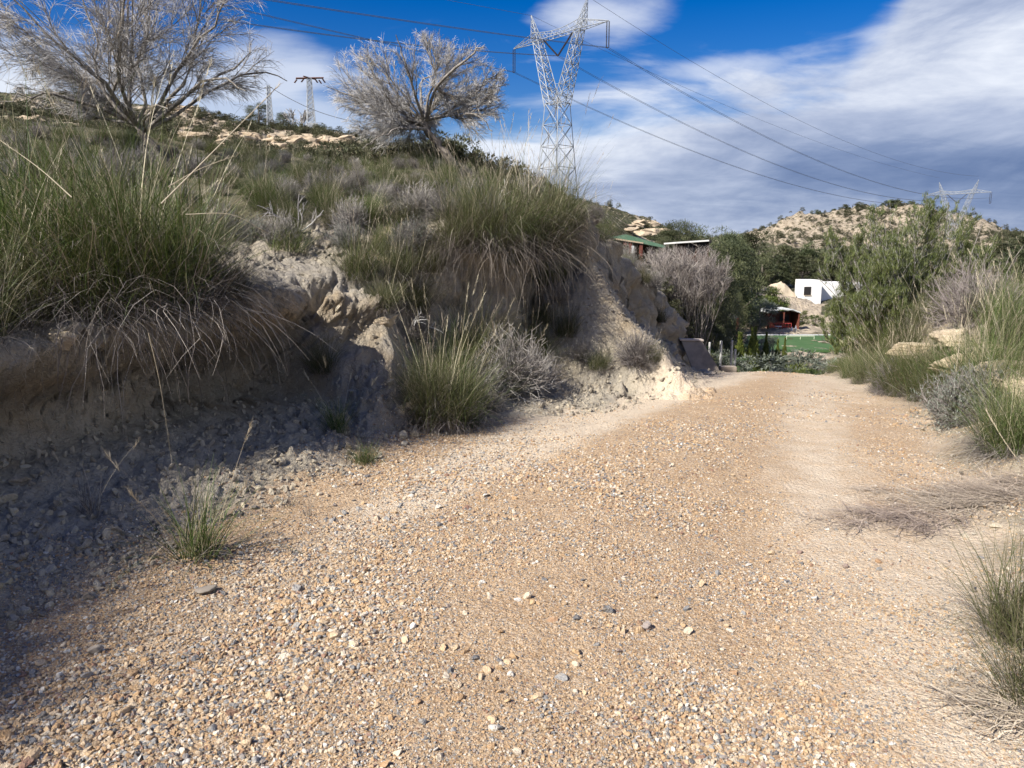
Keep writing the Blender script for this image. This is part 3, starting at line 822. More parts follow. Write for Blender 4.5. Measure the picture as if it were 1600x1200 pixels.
# --- the slope above the bank: many tussocks and shrubs
cnt = 0
tries = 0
while cnt < 290 and tries < 9000:
    tries += 1
    y = rs.uniform(3.5, 21)
    tx = float(toe_x(y)); w = float(np.interp(y, WID_Y, WID_V))
    d = w + 0.05 + rs.random() ** 1.25 * 8.5
    x = tx - d * math.sqrt(1 + 0.35 ** 2)
    q = x / y / .985 * F + 800
    if q < -150 or q > 985: continue
    if any((x - a) ** 2 + (y - b) ** 2 < (0.24 + 0.010 * y) ** 2 for a, b in pts): continue
    if 290 < q < 600 and 5.8 < y < 8.4 and d < w + 1.1: continue        # the bare pale ledge stays open
    pts.append((x, y)); cnt += 1
    u = rs.random()
    zone = 'left' if q < 330 else ('middle' if q < 620 else 'right')
    where = {'left': 'below the large leafless tree', 'middle': 'on the slope between the two leafless trees', 'right': 'below the small round leafless tree'}[zone]
    sc_ = rs.uniform(0.75, 1.15) if y < 7 else ((rs.uniform(0.42, 0.66) if y < 9.5 else rs.uniform(.34, .52)) if q < 640 else rs.uniform(0.5, 0.8) if y < 14 else rs.uniform(.35, .5))
    if u < 0.46:
        plant(TUS, x, y, 'green esparto tussock in the thicket ' + where, group='green tussocks ' + where, scale=sc_)
    elif u < 0.80:
        plant(TUSO, x, y, 'olive and straw esparto tussock in the thicket ' + where, group='olive tussocks ' + where, scale=sc_)
    elif u < 0.90:
        plant(SHR, x, y, 'dry grey twig shrub among tussocks ' + where, group='dry shrubs ' + where, name='twig_shrub', cat='dry shrub', scale=sc_)
    else:
        plant(SHRG, x, y, 'grey green leafy shrub among tussocks ' + where, group='leafy shrubs ' + where, name='leafy_shrub', cat='shrub', scale=sc_)
# --- on the bank face between the ledge and the nose
for i, (px, py, s_) in enumerate([(600, 500, .6), (655, 530, .6), (620, 440, .7), (560, 430, .7), (670, 430, .75), (700, 470, .5), (760, 480, .75), (790, 540, .7), (760, 600, .65), (700, 590, .7), (650, 590, .45), (860, 440, .7), (850, 500, .5), (770, 430, .7), (880, 400, .7), (840, 550, .55), (720, 640, .6), (760, 640, .55)]):
    kd = (TUSO, SHR, TUSO, TUS)[i % 4]
    nm_ = ('esparto_tussock', 'twig_shrub')[kd is SHR]
    plant_px(kd, px, py, ('olive tussock', 'grey twig shrub', 'olive tussock', 'green tussock')[i % 4] + ' rooted on the bank face between the yellow ledge and the nose', group=('olive tussocks', 'grey shrubs', 'olive tussocks', 'green tussocks')[i % 4] + ' on the bank face', name=nm_, cat=('grass tussock', 'dry shrub')[kd is SHR], scale=s_)
for i, (px, py, s_) in enumerate([(665, 655, .8), (715, 655, .85), (745, 628, .95), (775, 600, .9), (700, 610, .95), (835, 600, .85), (660, 620, .7), (790, 560, .85)]):
    kd = (TUSO, TUS, SHR)[i % 3]
    plant_px(kd, px, py, ('olive tussock', 'green tussock', 'grey twig shrub')[i % 3] + ' in the clump crowding the foot of the bank beside the track', group=('olive tussocks', 'green tussocks', 'grey shrubs')[i % 3] + ' at the foot of the bank', name=('esparto_tussock', 'esparto_tussock', 'twig_shrub')[i % 3], cat=('grass tussock', 'grass tussock', 'dry shrub')[i % 3], scale=s_)
for i, (px, py, s_) in enumerate([(885, 520, .6), (905, 560, .55), (935, 572, .5), (872, 470, .6), (1020, 560, .4)]):
    plant_px(SHR if i % 2 else TUSO, px, py, ('olive tussock', 'dry shrub')[i % 2] + ' rooted on the pale scree spur', group=('olive tussocks', 'dry shrubs')[i % 2] + ' on the pale scree spur', name=('esparto_tussock', 'twig_shrub')[i % 2], cat=('grass tussock', 'dry shrub')[i % 2], scale=s_)
# --- on the steep nose below and beyond
for i, (px, py, s) in enumerate([(905, 300, .8), (880, 290, .9), (930, 345, .5), (945, 370, .45), (975, 400, .5), (1005, 440, .55), (1018, 470, .7), (1030, 500, .6), (1000, 425, .5), (960, 352, .5)]):
    plant_px(TUSO if i % 2 else SHR, px, py, ['dry shrub', 'olive tussock'][i % 2] + ' clinging to the steep shaded cut beyond the bank nose', group='plants on the steep shaded cut ' + ['a', 'b'][i % 2], name=['twig_shrub', 'esparto_tussock'][i % 2], cat=['dry shrub', 'grass tussock'][i % 2], scale=s)
plant_px(SHR, 995, 568, 'dark dry shrub at the foot of the cut just before the track crest', name='twig_shrub', cat='dry shrub', scale=.8)
plant_px(SHR, 1090, 572, 'low weeds at the foot of the leaning concrete slab', name='twig_shrub', cat='dry shrub', scale=.4)

# --- right verge
plant_px(TUSB, 1590, 700, 'dense dark green tussock with grey thatch on the right verge behind the fallen dead grass', scale=.72, k=0)
plant_px(SHRG, 1495, 660, 'silvery grey green leafy shrub at the right edge of the track', name='leafy_shrub', cat='shrub', scale=1.05)
plant_px(SHRG, 1535, 640, 'silvery leafy shrub partly behind the shrub at the right track edge', name='leafy_shrub', cat='shrub', scale=.9)
plant_px(TUS, 1430, 606, 'bright green tussock in front of the pale sandstone on the right verge', scale=.85, k=2)
plant_px(TUS, 1505, 606, 'tall green tussock between the grey shrub and the sandstone', scale=.85, k=3)
plant_px(TUS, 1575, 622, 'green tussock arching beside the lower sandstone boulder', scale=.7, k=0)
plant_px(SHR, 1395, 612, 'dry twiggy shrub on the right verge before the green tussock', name='twig_shrub', cat='dry shrub', scale=.8)
BIGS = [twig_shrub_parts(300, R=.7, H=.95, n=300, mt=M_PINKTWIG)]
plant_px(BIGS, 1520, 505, 'tall bare pinkish grey shrub behind the sandstone boulders', name='twig_shrub', cat='dry shrub', scale=1.0)
plant(TUSO, 2.2, 2.9, 'brown olive tussock at the bottom right corner beside the gravel', scale=.72, k=2)
plant(TUSO, 1.93, 2.42, 'straw coloured tussock in the bottom right corner nearest the viewer', scale=.6, k=1)
for i, (px, py, s) in enumerate([(1390, 606, .8), (1415, 613, .85), (1450, 620, .85), (1478, 625, .8), (1522, 618, .9), (1545, 626, .85), (1352, 597, .7), (1332, 590, .65), (1560, 590, .9), (1470, 590, .9), (1330, 584, .55), (1360, 590, .6), (1385, 597, .65), (1302, 580, .5), (1318, 578, .5), (1345, 578, .6), (1415, 600, .6), (1450, 608, .6), (1375, 578, .7), (1345, 560, .7), (1400, 560, .8), (1590, 545, .8), (1570, 520, .9), (1596, 490, .9), (1545, 500, .8), (1260, 574, .35), (1240, 577, .3), (1425, 540, .8)]):
    plant_px(TUS if i % 3 else TUSO, px, py, 'green tussock in the verge between the track and the young pine', group='tussocks on the right verge by the young pine', scale=s)
for i in range(60):
    y = rs.uniform(4.5, 15); x = float(edge_x(y)) + rs.uniform(0.9, 5.5)
    if x / y > 0.95 or (x / y > .5 and 8.2 < y < 10.6 and x < edge_x(y) + 2.2): continue
    plant(TUSO if i % 2 else TUS, x, y, 'tussock in the thicket behind the sandstone on the right verge', group='tussocks behind the sandstone boulders', scale=rs.uniform(.55, .9))
# ------------------------------------------------------------------ leafless trees
def smooth_line(pts, K):
    """resample a control polyline to K+1 points with a soft Catmull-Rom"""
    p = np.asarray(pts, float)
    ext = np.vstack([2 * p[0] - p[1], p, 2 * p[-1] - p[-2]])
    n = len(p) - 1
    out = []
    for u in np.linspace(0, n, K + 1):
        i = min(int(u), n - 1); t = u - i
        a, b, c, d = ext[i], ext[i + 1], ext[i + 2], ext[i + 3]
        out.append(0.5 * ((2 * b) + (c - a) * t + (2 * a - 5 * b + 4 * c - d) * t * t + (3 * b - a - 3 * c + d) * t ** 3))
    return np.array(out)
def spawn(rg, P, per, lo, hi, Lf, spread, up, droop, K=4, centre=None, outward=0.0, jit=0.16):
    """children of polylines P (N,k,3): returns (N*per, K+1, 3)"""
    n, k1, _ = P.shape
    plen = np.linalg.norm(np.diff(P, axis=1), axis=2).sum(1)
    ii = np.repeat(np.arange(n), per)
    u = rg.uniform(lo, hi, n * per) * (k1 - 1)
    s = np.minimum(u.astype(int), k1 - 2); f = (u - s)[:, None]
    st = P[ii, s] * (1 - f) + P[ii, s + 1] * f
    d = P[ii, s + 1] - P[ii, s]
    d /= np.linalg.norm(d, axis=1, keepdims=True) + 1e-9
    r = rg.normal(0, 1, (n * per, 3)); r -= (r * d).sum(1, keepdims=True) * d
    r /= np.linalg.norm(r, axis=1, keepdims=True) + 1e-9
    a = rg.uniform(0.6, 1.25, n * per)[:, None] * spread
    d = d * np.cos(a) + r * np.sin(a)
    if centre is not None:
        o = st - centre; o /= np.linalg.norm(o, axis=1, keepdims=True) + 1e-9
        d = d + o * outward
    L = (plen[ii] * Lf * rg.uniform(0.55, 1.2, n * per))
    C = np.zeros((n * per, K + 1, 3)); C[:, 0] = st
    for k in range(K):
        d = d + rg.normal(0, jit, d.shape)
        d[:, 2] += up - droop * (k / K) * 1.0
        d /= np.linalg.norm(d, axis=1, keepdims=True) + 1e-9
        C[:, k + 1] = C[:, k] + d * (L / K)[:, None]
    return C
def bare_tree(name, label, Y, base_px, trunk, limbs, r0, seed, per=(9, 7, 7), wood=None, twigm=None, twr=0.0042, lf=(0.42, 0.5, 0.5), depth=1.0, group=None, up=0.10, droop=0.22, cat='leafless tree', baseXY=None, sink=0.06, tuft=None, env=1.10, reach=0.60, exact=False, fill=0):
    """trunk/limbs are outlines in photo pixels with a depth offset in metres; the tree stands on the ground at depth Y"""
    rg = np.random.default_rng(seed)
    b0 = at(base_px[0], base_px[1], Y)
    g = drop(b0[0], Y)
    def P(p):
        w = at(p[0], p[1], Y)
        return np.array((w[0] - b0[0], (p[2] if len(p) > 2 else 0.0) * depth, w[2] - b0[2]))
    tr = smooth_line([P(q) for q in trunk], 12)
    tr[0, 2] -= max(0.5, b0[2] - g.z + .2 if exact else 0)
    h = np.linalg.norm(np.diff(tr, axis=0), axis=1).sum()
    tr[1:-1] += rg.normal(0, 0.012 * h, (len(tr) - 2, 3))
    zb = b0[2] if abs(b0[2] - g.z) < 0.45 else g.z + math.copysign(0.4, b0[2] - g.z)
    if exact: zb = b0[2]
    print('TREE', base_px, 'wanted', round(b0[2], 2), 'ground', round(g.z, 2))
    root = thing(name, label, cat, [], (b0[0], Y, zb - sink), group=group)
    tm = veg_mesh('trunk', [tubes(tr[None], np.linspace(r0, r0 * 0.62, 13)[None], 10)], wood or M_BARK, True)
    new('trunk', tm, root)
    LM = []
    for l in limbs:
        q = smooth_line([P(a) for a in l], 10)
        q[1:] += rg.normal(0, 0.02, (10, 3)) * np.linspace(.4, 1.6, 10)[:, None]
        LM.append(q)
    LM = np.array(LM)
    if fill:
        e_ = LM[:, -1]; c_ = (e_.min(0) + e_.max(0)) / 2; r_ = (e_.max(0) - e_.min(0)) / 2
        r_[1] = max(r_[1], r_[0] * .75)
        add = []
        for k in range(fill):
            v = rg.normal(0, 1, 3); v[2] = abs(v[2]) * .9 - .25; v /= np.linalg.norm(v)
            end = c_ + v * r_ * rg.uniform(.8, .98); st = LM[rg.integers(len(LM)), rg.integers(0, 4)]
            m_ = st * .5 + end * .5 + rg.normal(0, .06, 3) * r_ + np.array([0, 0, -.10 * r_[2]])
            q = smooth_line([st, st * .75 + m_ * .25 + rg.normal(0, .03, 3), m_, end], 10)
            add.append(q)
        LM = np.concatenate([LM, np.array(add)])
    ln = np.linalg.norm(np.diff(LM, axis=1), axis=2).sum(1)
    rad = np.linspace(1, 0.22, 11)[None] * (r0 * 0.42 * (ln / ln.max()) ** 0.5)[:, None]
    new('limbs', veg_mesh('limbs', [tubes(LM, rad, 6, rg.random(len(LM)))], wood and M_LIMB or M_LIMB, True), root)
    cen = LM[:, 5].mean(0)
    tips = LM[:, -1]; lo_, hi_ = tips.min(0), tips.max(0)
    env_c = (lo_ + hi_) / 2; env_r = (hi_ - lo_) / 2 * env + 0.02
    low = LM.reshape(-1, 3)[:, 2].min()
    def inside(C):
        q = (C[:, -1] - env_c) / env_r
        near_tip = np.linalg.norm(C[:, -1][:, None, :] - tips[None], axis=2).min(1) < reach * max(env_r[0], env_r[2])
        return C[((np.abs(q) ** 2.4).sum(1) < 1.0) & near_tip | ((np.abs(q) ** 2.4).sum(1) < .35)]
    C1 = spawn(rg, LM, per[0], 0.2, 1.0, lf[0], 0.55, up, droop * .5, 6, cen, 0.18, 0.10)
    C1 = inside(C1)
    C2 = spawn(rg, C1, per[1], 0.12, 1.0, lf[1], 0.62, up, droop, 5, cen, 0.15, 0.12)
    C2 = inside(C2)
    C3 = spawn(rg, C2, per[2], 0.1, 1.0, lf[2], 0.65, up * .7, droop * 1.2, 4, cen, 0.15, 0.09)
    C3 = inside(C3)
    r1 = r0 * 0.105
    parts = [tubes(C1, np.linspace(r1, r1 * .35, 7)[None].repeat(len(C1), 0), 4, rg.random(len(C1))),
             tubes(C2, np.linspace(max(r1 * .42, twr * 1.3), twr, 6)[None].repeat(len(C2), 0), 3, rg.random(len(C2)))]
    new('branches', veg_mesh('branches', parts, M_LIMB), root)
    new('twigs', veg_mesh('twigs', [tubes(C3, np.linspace(twr, twr * 0.5, 5)[None].repeat(len(C3), 0), 3, rg.random(len(C3)))], twigm or M_DEADTWIG), root)
    if tuft:
        nt, m, ll, ww, mm = tuft
        src = np.concatenate([C3[:, -1], C3[:, 2], C2[:, -1]])
        dr = np.concatenate([C3[:, -1] - C3[:, -2], C3[:, 2] - C3[:, 1], C2[:, -1] - C2[:, -2]])
        # foliage sits in clumps: keep the ends where a soft noise is high
        key = fbm3(src[:, 0] * 2.2, src[:, 1] * 2.2, src[:, 2] * 2.2, 2, seed) + rg.normal(0, .10, len(src))
        sel = np.argsort(-key)[:min(nt, len(src))]
        b = src[np.repeat(sel, m)]; d = dr[np.repeat(sel, m)]
        n_ = len(b)
        d = d / (np.linalg.norm(d, axis=1, keepdims=True) + 1e-9) + rg.normal(0, 0.55, (n_, 3)); d[:, 2] += 0.35
        d /= np.linalg.norm(d, axis=1, keepdims=True)
        b = b - d * 0.02 + rg.normal(0, 0.015, b.shape)
        new('needles', veg_mesh('needles', [blades(rg, b, np.arctan2(d[:, 1], d[:, 0]), np.arccos(np.clip(d[:, 2], -1, 1)), rg.uniform(-.2, .3, n_), rg.uniform(.7, 1.2, n_) * ll, np.full(n_, ww), 1)], mm), root)
    return root

bare_tree('leafless_tree', 'large spreading leafless silver tree at the top left with two tall lobes', 12.0, (254, 250),
          [(256, 262), (250, 240), (232, 212), (214, 190)],
          [[(216, 192), (190, 170, -.1), (150, 110), (142, 60, .2), (118, 10, .3), (105, -50, .3)],
           [(216, 192), (185, 165), (110, 108, -.3), (60, 50, -.5), (5, 20, -.6)],
           [(190, 172), (130, 140, .4), (60, 100, .7), (-20, 78, .9)],
           [(205, 182), (175, 130, .5), (165, 70, .9), (185, 5, 1.1), (200, -60, 1.1)],
           [(214, 190), (222, 150, .1), (205, 90, .2), (215, 30, .3), (222, -40, .3)],
           [(222, 200), (250, 150, .2), (290, 95, .2), (300, 30, .2), (302, -60, .3)],
           [(222, 200), (262, 150, -.2), (310, 85, -.3), (355, 40, -.4), (378, -15, -.5)],
           [(225, 198), (270, 160, .3), (330, 110, .5), (380, 85, .7), (422, 95, .8)],
           [(225, 200), (280, 170, -.3), (340, 135, -.6), (395, 140, -.9), (420, 160, -1.0)],
           [(225, 200), (255, 190, -.6), (290, 180, -1.0), (330, 175, -1.3)],
           [(205, 185), (160, 165, -.5), (110, 160, -.9), (70, 175, -1.1)],
           [(205, 185), (150, 175, .3), (90, 165, .5), (40, 160, .6)],
           [(214, 190), (225, 130, -.8), (250, 70, -1.1), (262, 10, -1.3), (260, -40, -1.3)],
           [(214, 190), (205, 140, -.9), (150, 80, -1.2), (80, 10, -1.4)],
           [(240, 180), (265, 110, 1.0), (330, 60, 1.3), (350, 10, 1.4)]],
          0.085, 11, fill=4, per=(14, 12, 12), twr=0.0023, up=0.05, droop=0.34)
bare_tree('leafless_tree', 'small round leafless tree with a dark leaning trunk beside the high voltage pylon', 18.0, (702, 246),
          [(712, 262), (700, 240), (682, 220), (668, 200), (663, 184)],
          [[(664, 190), (640, 178), (606, 152), (580, 110, .1), (556, 78, .1)],
           [(664, 188), (640, 165, .3), (604, 120, .5), (596, 80, .6), (594, 58, .6)],
           [(664, 186), (668, 150), (682, 118, -.1), (672, 84, -.2), (664, 55, -.2)],
           [(664, 186), (676, 150, .3), (700, 110, .4), (722, 78, .5), (728, 55, .5)],
           [(666, 184), (700, 170), (738, 148, -.1), (772, 120, -.2)],
           [(666, 184), (706, 168, .3), (752, 160, .4), (784, 150, .5)],
           [(666, 184), (710, 180, -.3), (750, 185, -.5), (772, 205, -.5)],
           [(664, 190), (628, 182, -.3), (580, 165, -.5), (522, 138, -.6)],
           [(664, 192), (630, 190, .3), (585, 195, .5), (535, 200, .6)],
           [(668, 198), (635, 200, -.4), (600, 215, -.7), (575, 238, -.8)],
           [(668, 198), (640, 205, -.8), (620, 215, -1.2), (600, 232, -1.3)],
           [(664, 186), (650, 140, -.7), (640, 100, -1.0), (632, 74, -1.1)],
           [(664, 186), (690, 140, -.8), (740, 100, -1.0), (760, 88, -1.1)],
           [(664, 186), (650, 140, .9), (650, 100, 1.3), (700, 74, 1.3)],
           [(664, 190), (620, 160, .9), (560, 120, 1.2), (536, 104, 1.3)]],
          0.11, 12, fill=12, per=(14, 12, 12), twr=0.0027, up=0.07, droop=0.26)
fan = []
for i in range(20):
    a = -1.0 + 2.0 * i / 19
    k = 0.85 + 0.25 * ((i * 7) % 5) / 4
    dpt = ((i * 3) % 7 - 3) * 0.35
    fan.append([(1085, 560), (1078 + 22 * a, 520, dpt * .3), (1068 + 48 * a * k, 470 - 12 * k, dpt * .7), (1060 + 66 * a * k, 446 - 66 * k * (1 - .45 * a * a) - (8 if a < 0 else -34 * a), dpt)])
bare_tree('leafless_bush', 'big pinkish grey leafless bush above the concrete slab at the end of the cut', 21.0, (1085, 556), [(1086, 575), (1084, 560), (1082, 545)], fan,
          0.07, 13, twigm=M_PINKTWIG, env=1.25, exact=True, per=(14, 10, 9), twr=0.0048, up=0.10, droop=0.12, lf=(.5, .5, .5), cat='leafless bush', sink=0.3)
limb = []
for i, (ex_, ey_) in enumerate([(1292, 400), (1310, 360), (1345, 345), (1375, 355), (1405, 340), (1440, 345), (1470, 315), (1482, 330), (1520, 340), (1550, 360), (1565, 400), (1300, 460), (1290, 520), (1330, 545), (1560, 440), (1380, 420), (1440, 410), (1500, 400), (1350, 480), (1400, 500), (1330, 420), (1400, 375), (1460, 365), (1500, 365), (1430, 390), (1350, 385), (1530, 420), (1475, 345), (1288, 430), (1292, 470), (1286, 500), (1320, 440), (1300, 540), (1340, 500), (1350, 440), (1280, 560), (1370, 560), (1530, 380)]):
    dpt = ((i * 5) % 9 - 4) * 0.28
    mx_, my_ = (1425 * 0.45 + ex_ * 0.55), (590 * 0.5 + ey_ * 0.5 + 14)
    limb.append([(1425, 585), ((1425 + mx_) / 2, (590 + my_) / 2, dpt * .3), (mx_, my_, dpt * .7), (ex_, ey_ + 14, dpt)])
bare_tree('young_pine', 'bushy young pine with pale bare twigs growing beside the end of the track', 14.0, (1425, 588), [(1425, 600), (1425, 590), (1424, 580)], limb,
          0.06, 14, per=(7, 6, 6), twr=0.0026, up=0.22, droop=0.05, twigm=M_DEADTWIG, cat='young pine', tuft=(15000, 13, 0.075, 0.0085, M_NEEDLE), lf=(0.40, 0.48, 0.44))

# ------------------------------------------------------------------ leafy trees further off
def crown_parts(seed, w, h, nc, per, leaf, m, trunkh=0.25, shape='round', tw=0.05, trunkm=None):
    """clumps of small leaf faces spread through the crown, with a trunk and boughs"""
    rg = np.random.default_rng(seed)
    ph = rg.uniform(0, 2 * math.pi, nc)
    u = rg.random(nc)
    zz = trunkh + (1 - trunkh) * u
    if shape == 'round':
        prof = np.sqrt(np.clip(1 - ((u - 0.42) / 0.62) ** 2, 0.03, 1))
    elif shape == 'cone':
        prof = np.clip(1.05 - u, 0.05, 1) ** 0.8
    else:
        prof = np.clip(0.25 + 1.0 * np.sin(u * 2.6), 0.1, 1)
    rr_ = prof * np.sqrt(rg.uniform(0.12, 1.0, nc)) * 0.5 * w * rg.uniform(0.75, 1.12, nc)
    C = np.stack([rr_ * np.cos(ph), rr_ * np.sin(ph), zz * h], 1)
    cr = rg.uniform(0.09, 0.2, nc) * w
    ii = np.repeat(np.arange(nc), per)
    n = nc * per
    d = rg.normal(0, 1, (n, 3)); d /= np.linalg.norm(d, axis=1, keepdims=True)
    p = C[ii] + d * (cr[ii] * rg.uniform(0.45, 1.05, n))[:, None] * np.array([1, 1, 0.62])
    g = blades(rg, p, np.arctan2(d[:, 1], d[:, 0]) + rg.normal(0, .6, n), np.clip(np.arccos(np.clip(d[:, 2], -1, 1)) + rg.normal(0, .4, n), 0, 2.6), rg.uniform(-.3, .6, n), leaf * rg.uniform(.6, 1.3, n), leaf * rg.uniform(.28, .5, n), 1)
    # one tone per clump keeps light and dark masses
    tone = np.clip(rg.random(nc)[ii] * 0.65 + rg.random(n) * 0.45, 0, 1)
    g = (g[0], g[1], g[2], np.repeat(tone, 4))
    T = np.array([[(0, 0, -0.3), (0.02 * w, 0, h * .3), (-0.02 * w, 0.02 * w, h * 0.6), (0, 0, h * .85)]])
    lines = [tubes(T, np.array([[tw * w, tw * w * .8, tw * w * .5, tw * w * .2]]), 7)]
    k = min(nc, 16)
    Bq = np.stack([np.stack([np.zeros(k), np.zeros(k), C[:k, 2] * 0.55], 1), C[:k] * 0.6 + np.array([0, 0, 0.02 * h]), C[:k]], 1)
    lines.append(tubes(Bq, np.array([[tw * w * .35, tw * w * .22, tw * w * .1]]).repeat(k, 0), 4))
    return [('crown', veg_mesh('crown', [g], m)), ('trunk', veg_mesh('trunk', lines, trunkm or M_BARK, True))]
PINEN = [crown_parts(480 + i, 6.5, 7.0, 60, 420, 0.17, M_PINEFAR, 0.15, 'round') for i in range(2)]
PINES = [crown_parts(400 + i, 7.0 - (i % 2), 7.0, 42, 210, 0.36, M_PINEFAR, 0.20, 'round') for i in range(4)]
SCRUBB = [crown_parts(420 + i, 1.5, 1.0, 14, 70, 0.14, M_SCRUB, 0.05, 'round', 0.03) for i in range(3)]
OLIVES = [crown_parts(430 + i, 3.6, 3.4, 26, 190, 0.17, M_OLIVETREE, 0.25, 'round', 0.045, M_LIMB) for i in range(2)]
GARDEN = [crown_parts(440 + i, 3.0, 2.6, 22, 170, 0.18, M_PALM, 0.05, 'round', 0.04) for i in range(2)]
def column_parts(seed, w, h, n=3200):
    rg = np.random.default_rng(seed)
    u = rg.random(n) ** 0.8
    prof = np.clip(np.sin(np.clip(u * 1.02 + .12, 0, 1) * math.pi) ** 0.55, .05, 1) * (1 - .35 * u)
    a = rg.uniform(0, 2 * math.pi, n); q = prof * w * .5 * rg.uniform(.6, 1.1, n)
    b = np.stack([q * np.cos(a), q * np.sin(a), u * h], 1)
    g = blades(rg, b, a, rg.uniform(0.05, .5, n), rg.uniform(-.2, .1, n), rg.uniform(.12, .30, n), rg.uniform(.04, .08, n), 1)
    return [('crown', veg_mesh('crown', [g], M_CYPRESS)), ('trunk', veg_mesh('trunk', [tubes(np.array([[(0, 0, -.2), (0, 0, h * .4), (0, 0, h * .8)]]), np.array([[w * .09, w * .07, w * .03]]), 6)], M_BARK, True))]
CYP = [column_parts(450 + i, 0.8, 4.4) for i in range(3)]
def palm_parts(seed, h=2.0, L=1.9, nf=34):
    rg = np.random.default_rng(seed)
    parts = []
    a = np.linspace(0, 2 * math.pi * 5, nf); th = np.linspace(0.1, 1.9, nf)
    K = 8
    rib = np.zeros((nf, K + 1, 3)); rib[:, 0] = (0, 0, h)
    for k in range(K):
        t = th + 0.16 * k
        st = L / K
        rib[:, k + 1] = rib[:, k] + st * np.stack([np.sin(t) * np.cos(a), np.sin(t) * np.sin(a), np.cos(t)], 1)
    parts.append(tubes(rib, np.linspace(.02, .006, K + 1)[None].repeat(nf, 0), 3))
    m = 46
    ii = np.repeat(np.arange(nf), m); u = np.tile(np.linspace(1.2, K - .05, m), nf); s = u.astype(int); f = (u - s)[:, None]
    b = rib[ii, s] * (1 - f) + rib[ii, np.minimum(s + 1, K)] * f
    side = np.tile([1, -1], nf * m // 2)
    phi = a[ii] + side * 0.95
    parts.append(blades(rg, b, phi, np.full(len(b), 1.15) + th[ii] * .3, rg.uniform(.2, .8, len(b)), np.full(len(b), L * .24), np.full(len(b), .035), 2))
    tr = [tubes(np.array([[(0, 0, -.2), (0.03, 0, h * .5), (0, 0, h)]]), np.array([[.19, .16, .2]]), 9)]
    return [('fronds', veg_mesh('fronds', parts, M_PALM)), ('trunk', veg_mesh('trunk', tr, M_BARK, True))]
PALMS = [palm_parts(460, 1.6), palm_parts(461, 0.7, 1.6)]

def tree_px(kinds, px, py_top, Y, h0, label, name, cat, k=0, group=None, w=1.0, hmin=0.3):
    """a tree standing at depth Y in this column, grown until its top reaches py_top"""
    top = at(px, py_top, Y)
    g = drop(top[0], Y)
    h = max(top[2] - g.z, hmin)
    s = h / h0
    return thing(name, label, cat, kinds[k % len(kinds)], (top[0], Y, g.z - 0.1), random.uniform(0, 6.28), (s * w, s * w, s), group)

# the pine wood behind the garden
PX = [(1150, 385, 150, 1.0), (1175, 368, 160, 1.15), (1205, 392, 150, .9), (1160, 410, 125, .9), (1192, 402, 140, 1.0), (1228, 388, 165, 1.2), (1262, 384, 175, 1.2),
      (1300, 380, 180, 1.1), (1340, 384, 185, 1.2), (1255, 402, 158, 1.0), (1290, 398, 165, 1.0), (1225, 408, 150, .9), (1380, 390, 170, 1.2), (1420, 392, 170, 1.2), (1330, 402, 160, 1.0),
      (1120, 395, 140, .9), (1135, 425, 118, .9), (1158, 438, 112, .65), (1100, 400, 130, .9), (1215, 425, 142, .7), (1285, 418, 155, .7), (1470, 395, 170, 1.2), (1530, 388, 175, 1.2), (1185, 425, 126, .6)]
for i, (px, py, Y, w) in enumerate(PX):
    tree_px(PINES, px, py, Y, 7.0, 'dark green pine in the wood behind the garden and white house', 'pine_tree', 'pine', i, 'pines of the wood behind the garden', w)
for i, (px, py, Y, w) in enumerate([(1570, 376, 170, 1.3), (1600, 372, 175, 1.3), (1640, 370, 180, 1.3), (1590, 385, 150, 1.0)]):
    tree_px(PINES, px, py, Y, 7.0, 'dark pine on the low ridge at the right picture edge', 'pine_tree', 'pine', i, 'pines on the ridge at the right edge', w)
tree_px(PINEN, 1062, 349, 62, 7.0, 'round dark green pine on the skyline between the two cabins', 'pine_tree', 'pine', 1, None, 1.0)
tree_px(PINEN, 1038, 372, 55, 7.0, 'smaller bright green pine left of the round pine on the skyline', 'pine_tree', 'pine', 2, None, .8)
for i, (px, py, Y) in enumerate([(1115, 362, 105), (1135, 372, 115), (1160, 368, 210), (1128, 384, 90), (1145, 380, 130), (1110, 405, 60), (1125, 432, 62), (1140, 452, 68), (1118, 460, 55), (1150, 462, 80), (1105, 440, 50)]):
    tree_px(PINEN, px, py, Y, 7.0, 'bushy pine on the slope behind the big leafless bush', 'pine_tree', 'pine', i, 'pines behind the leafless bush', .95 if Y > 85 else .5)
# hilltop trees, left
tree_px(PINEN, 403, 162, 68, 7.0, 'rounded dark green tree on the hilltop left of the lattice mast', 'pine_tree', 'pine', 0, None, 1.1)
tree_px(PINEN, 441, 176, 70, 7.0, 'dark tree on the hilltop just behind the thin lattice mast', 'pine_tree', 'pine', 3, None, 1.0)
tree_px(PINEN, 508, 196, 66, 7.0, 'small green bush right of the taller lattice mast', 'pine_tree', 'bush', 2, None, 1.3)
tree_px(PINES, 5, 160, 72, 7.0, 'dark tree on the hilltop at the left picture edge', 'pine_tree', 'pine', 1, None, 1.2)
tree_px(PINES, 350, 186, 70, 7.0, 'low dark tree on the hilltop behind the large leafless tree', 'pine_tree', 'pine', 2, None, 1.6)
hl = []
for i in range(9):
    a = -1 + i / 4
    hl.append([(468, 212), (468 + 8 * a, 200, a * .2), (468 + 20 * a, 182 + 8 * abs(a), ((i * 5) % 7 - 3) * .4), (468 + 29 * a, 172 + 14 * a * a, ((i * 5) % 7 - 3) * .6)])
bare_tree('leafless_tree', 'small grey leafless tree on the hilltop between the two lattice masts', 67.0, (468, 212), [(468, 220), (468, 212), (468, 206)], hl, 0.12, 15, per=(8, 6, 5), twr=0.018, up=.1, droop=.1)
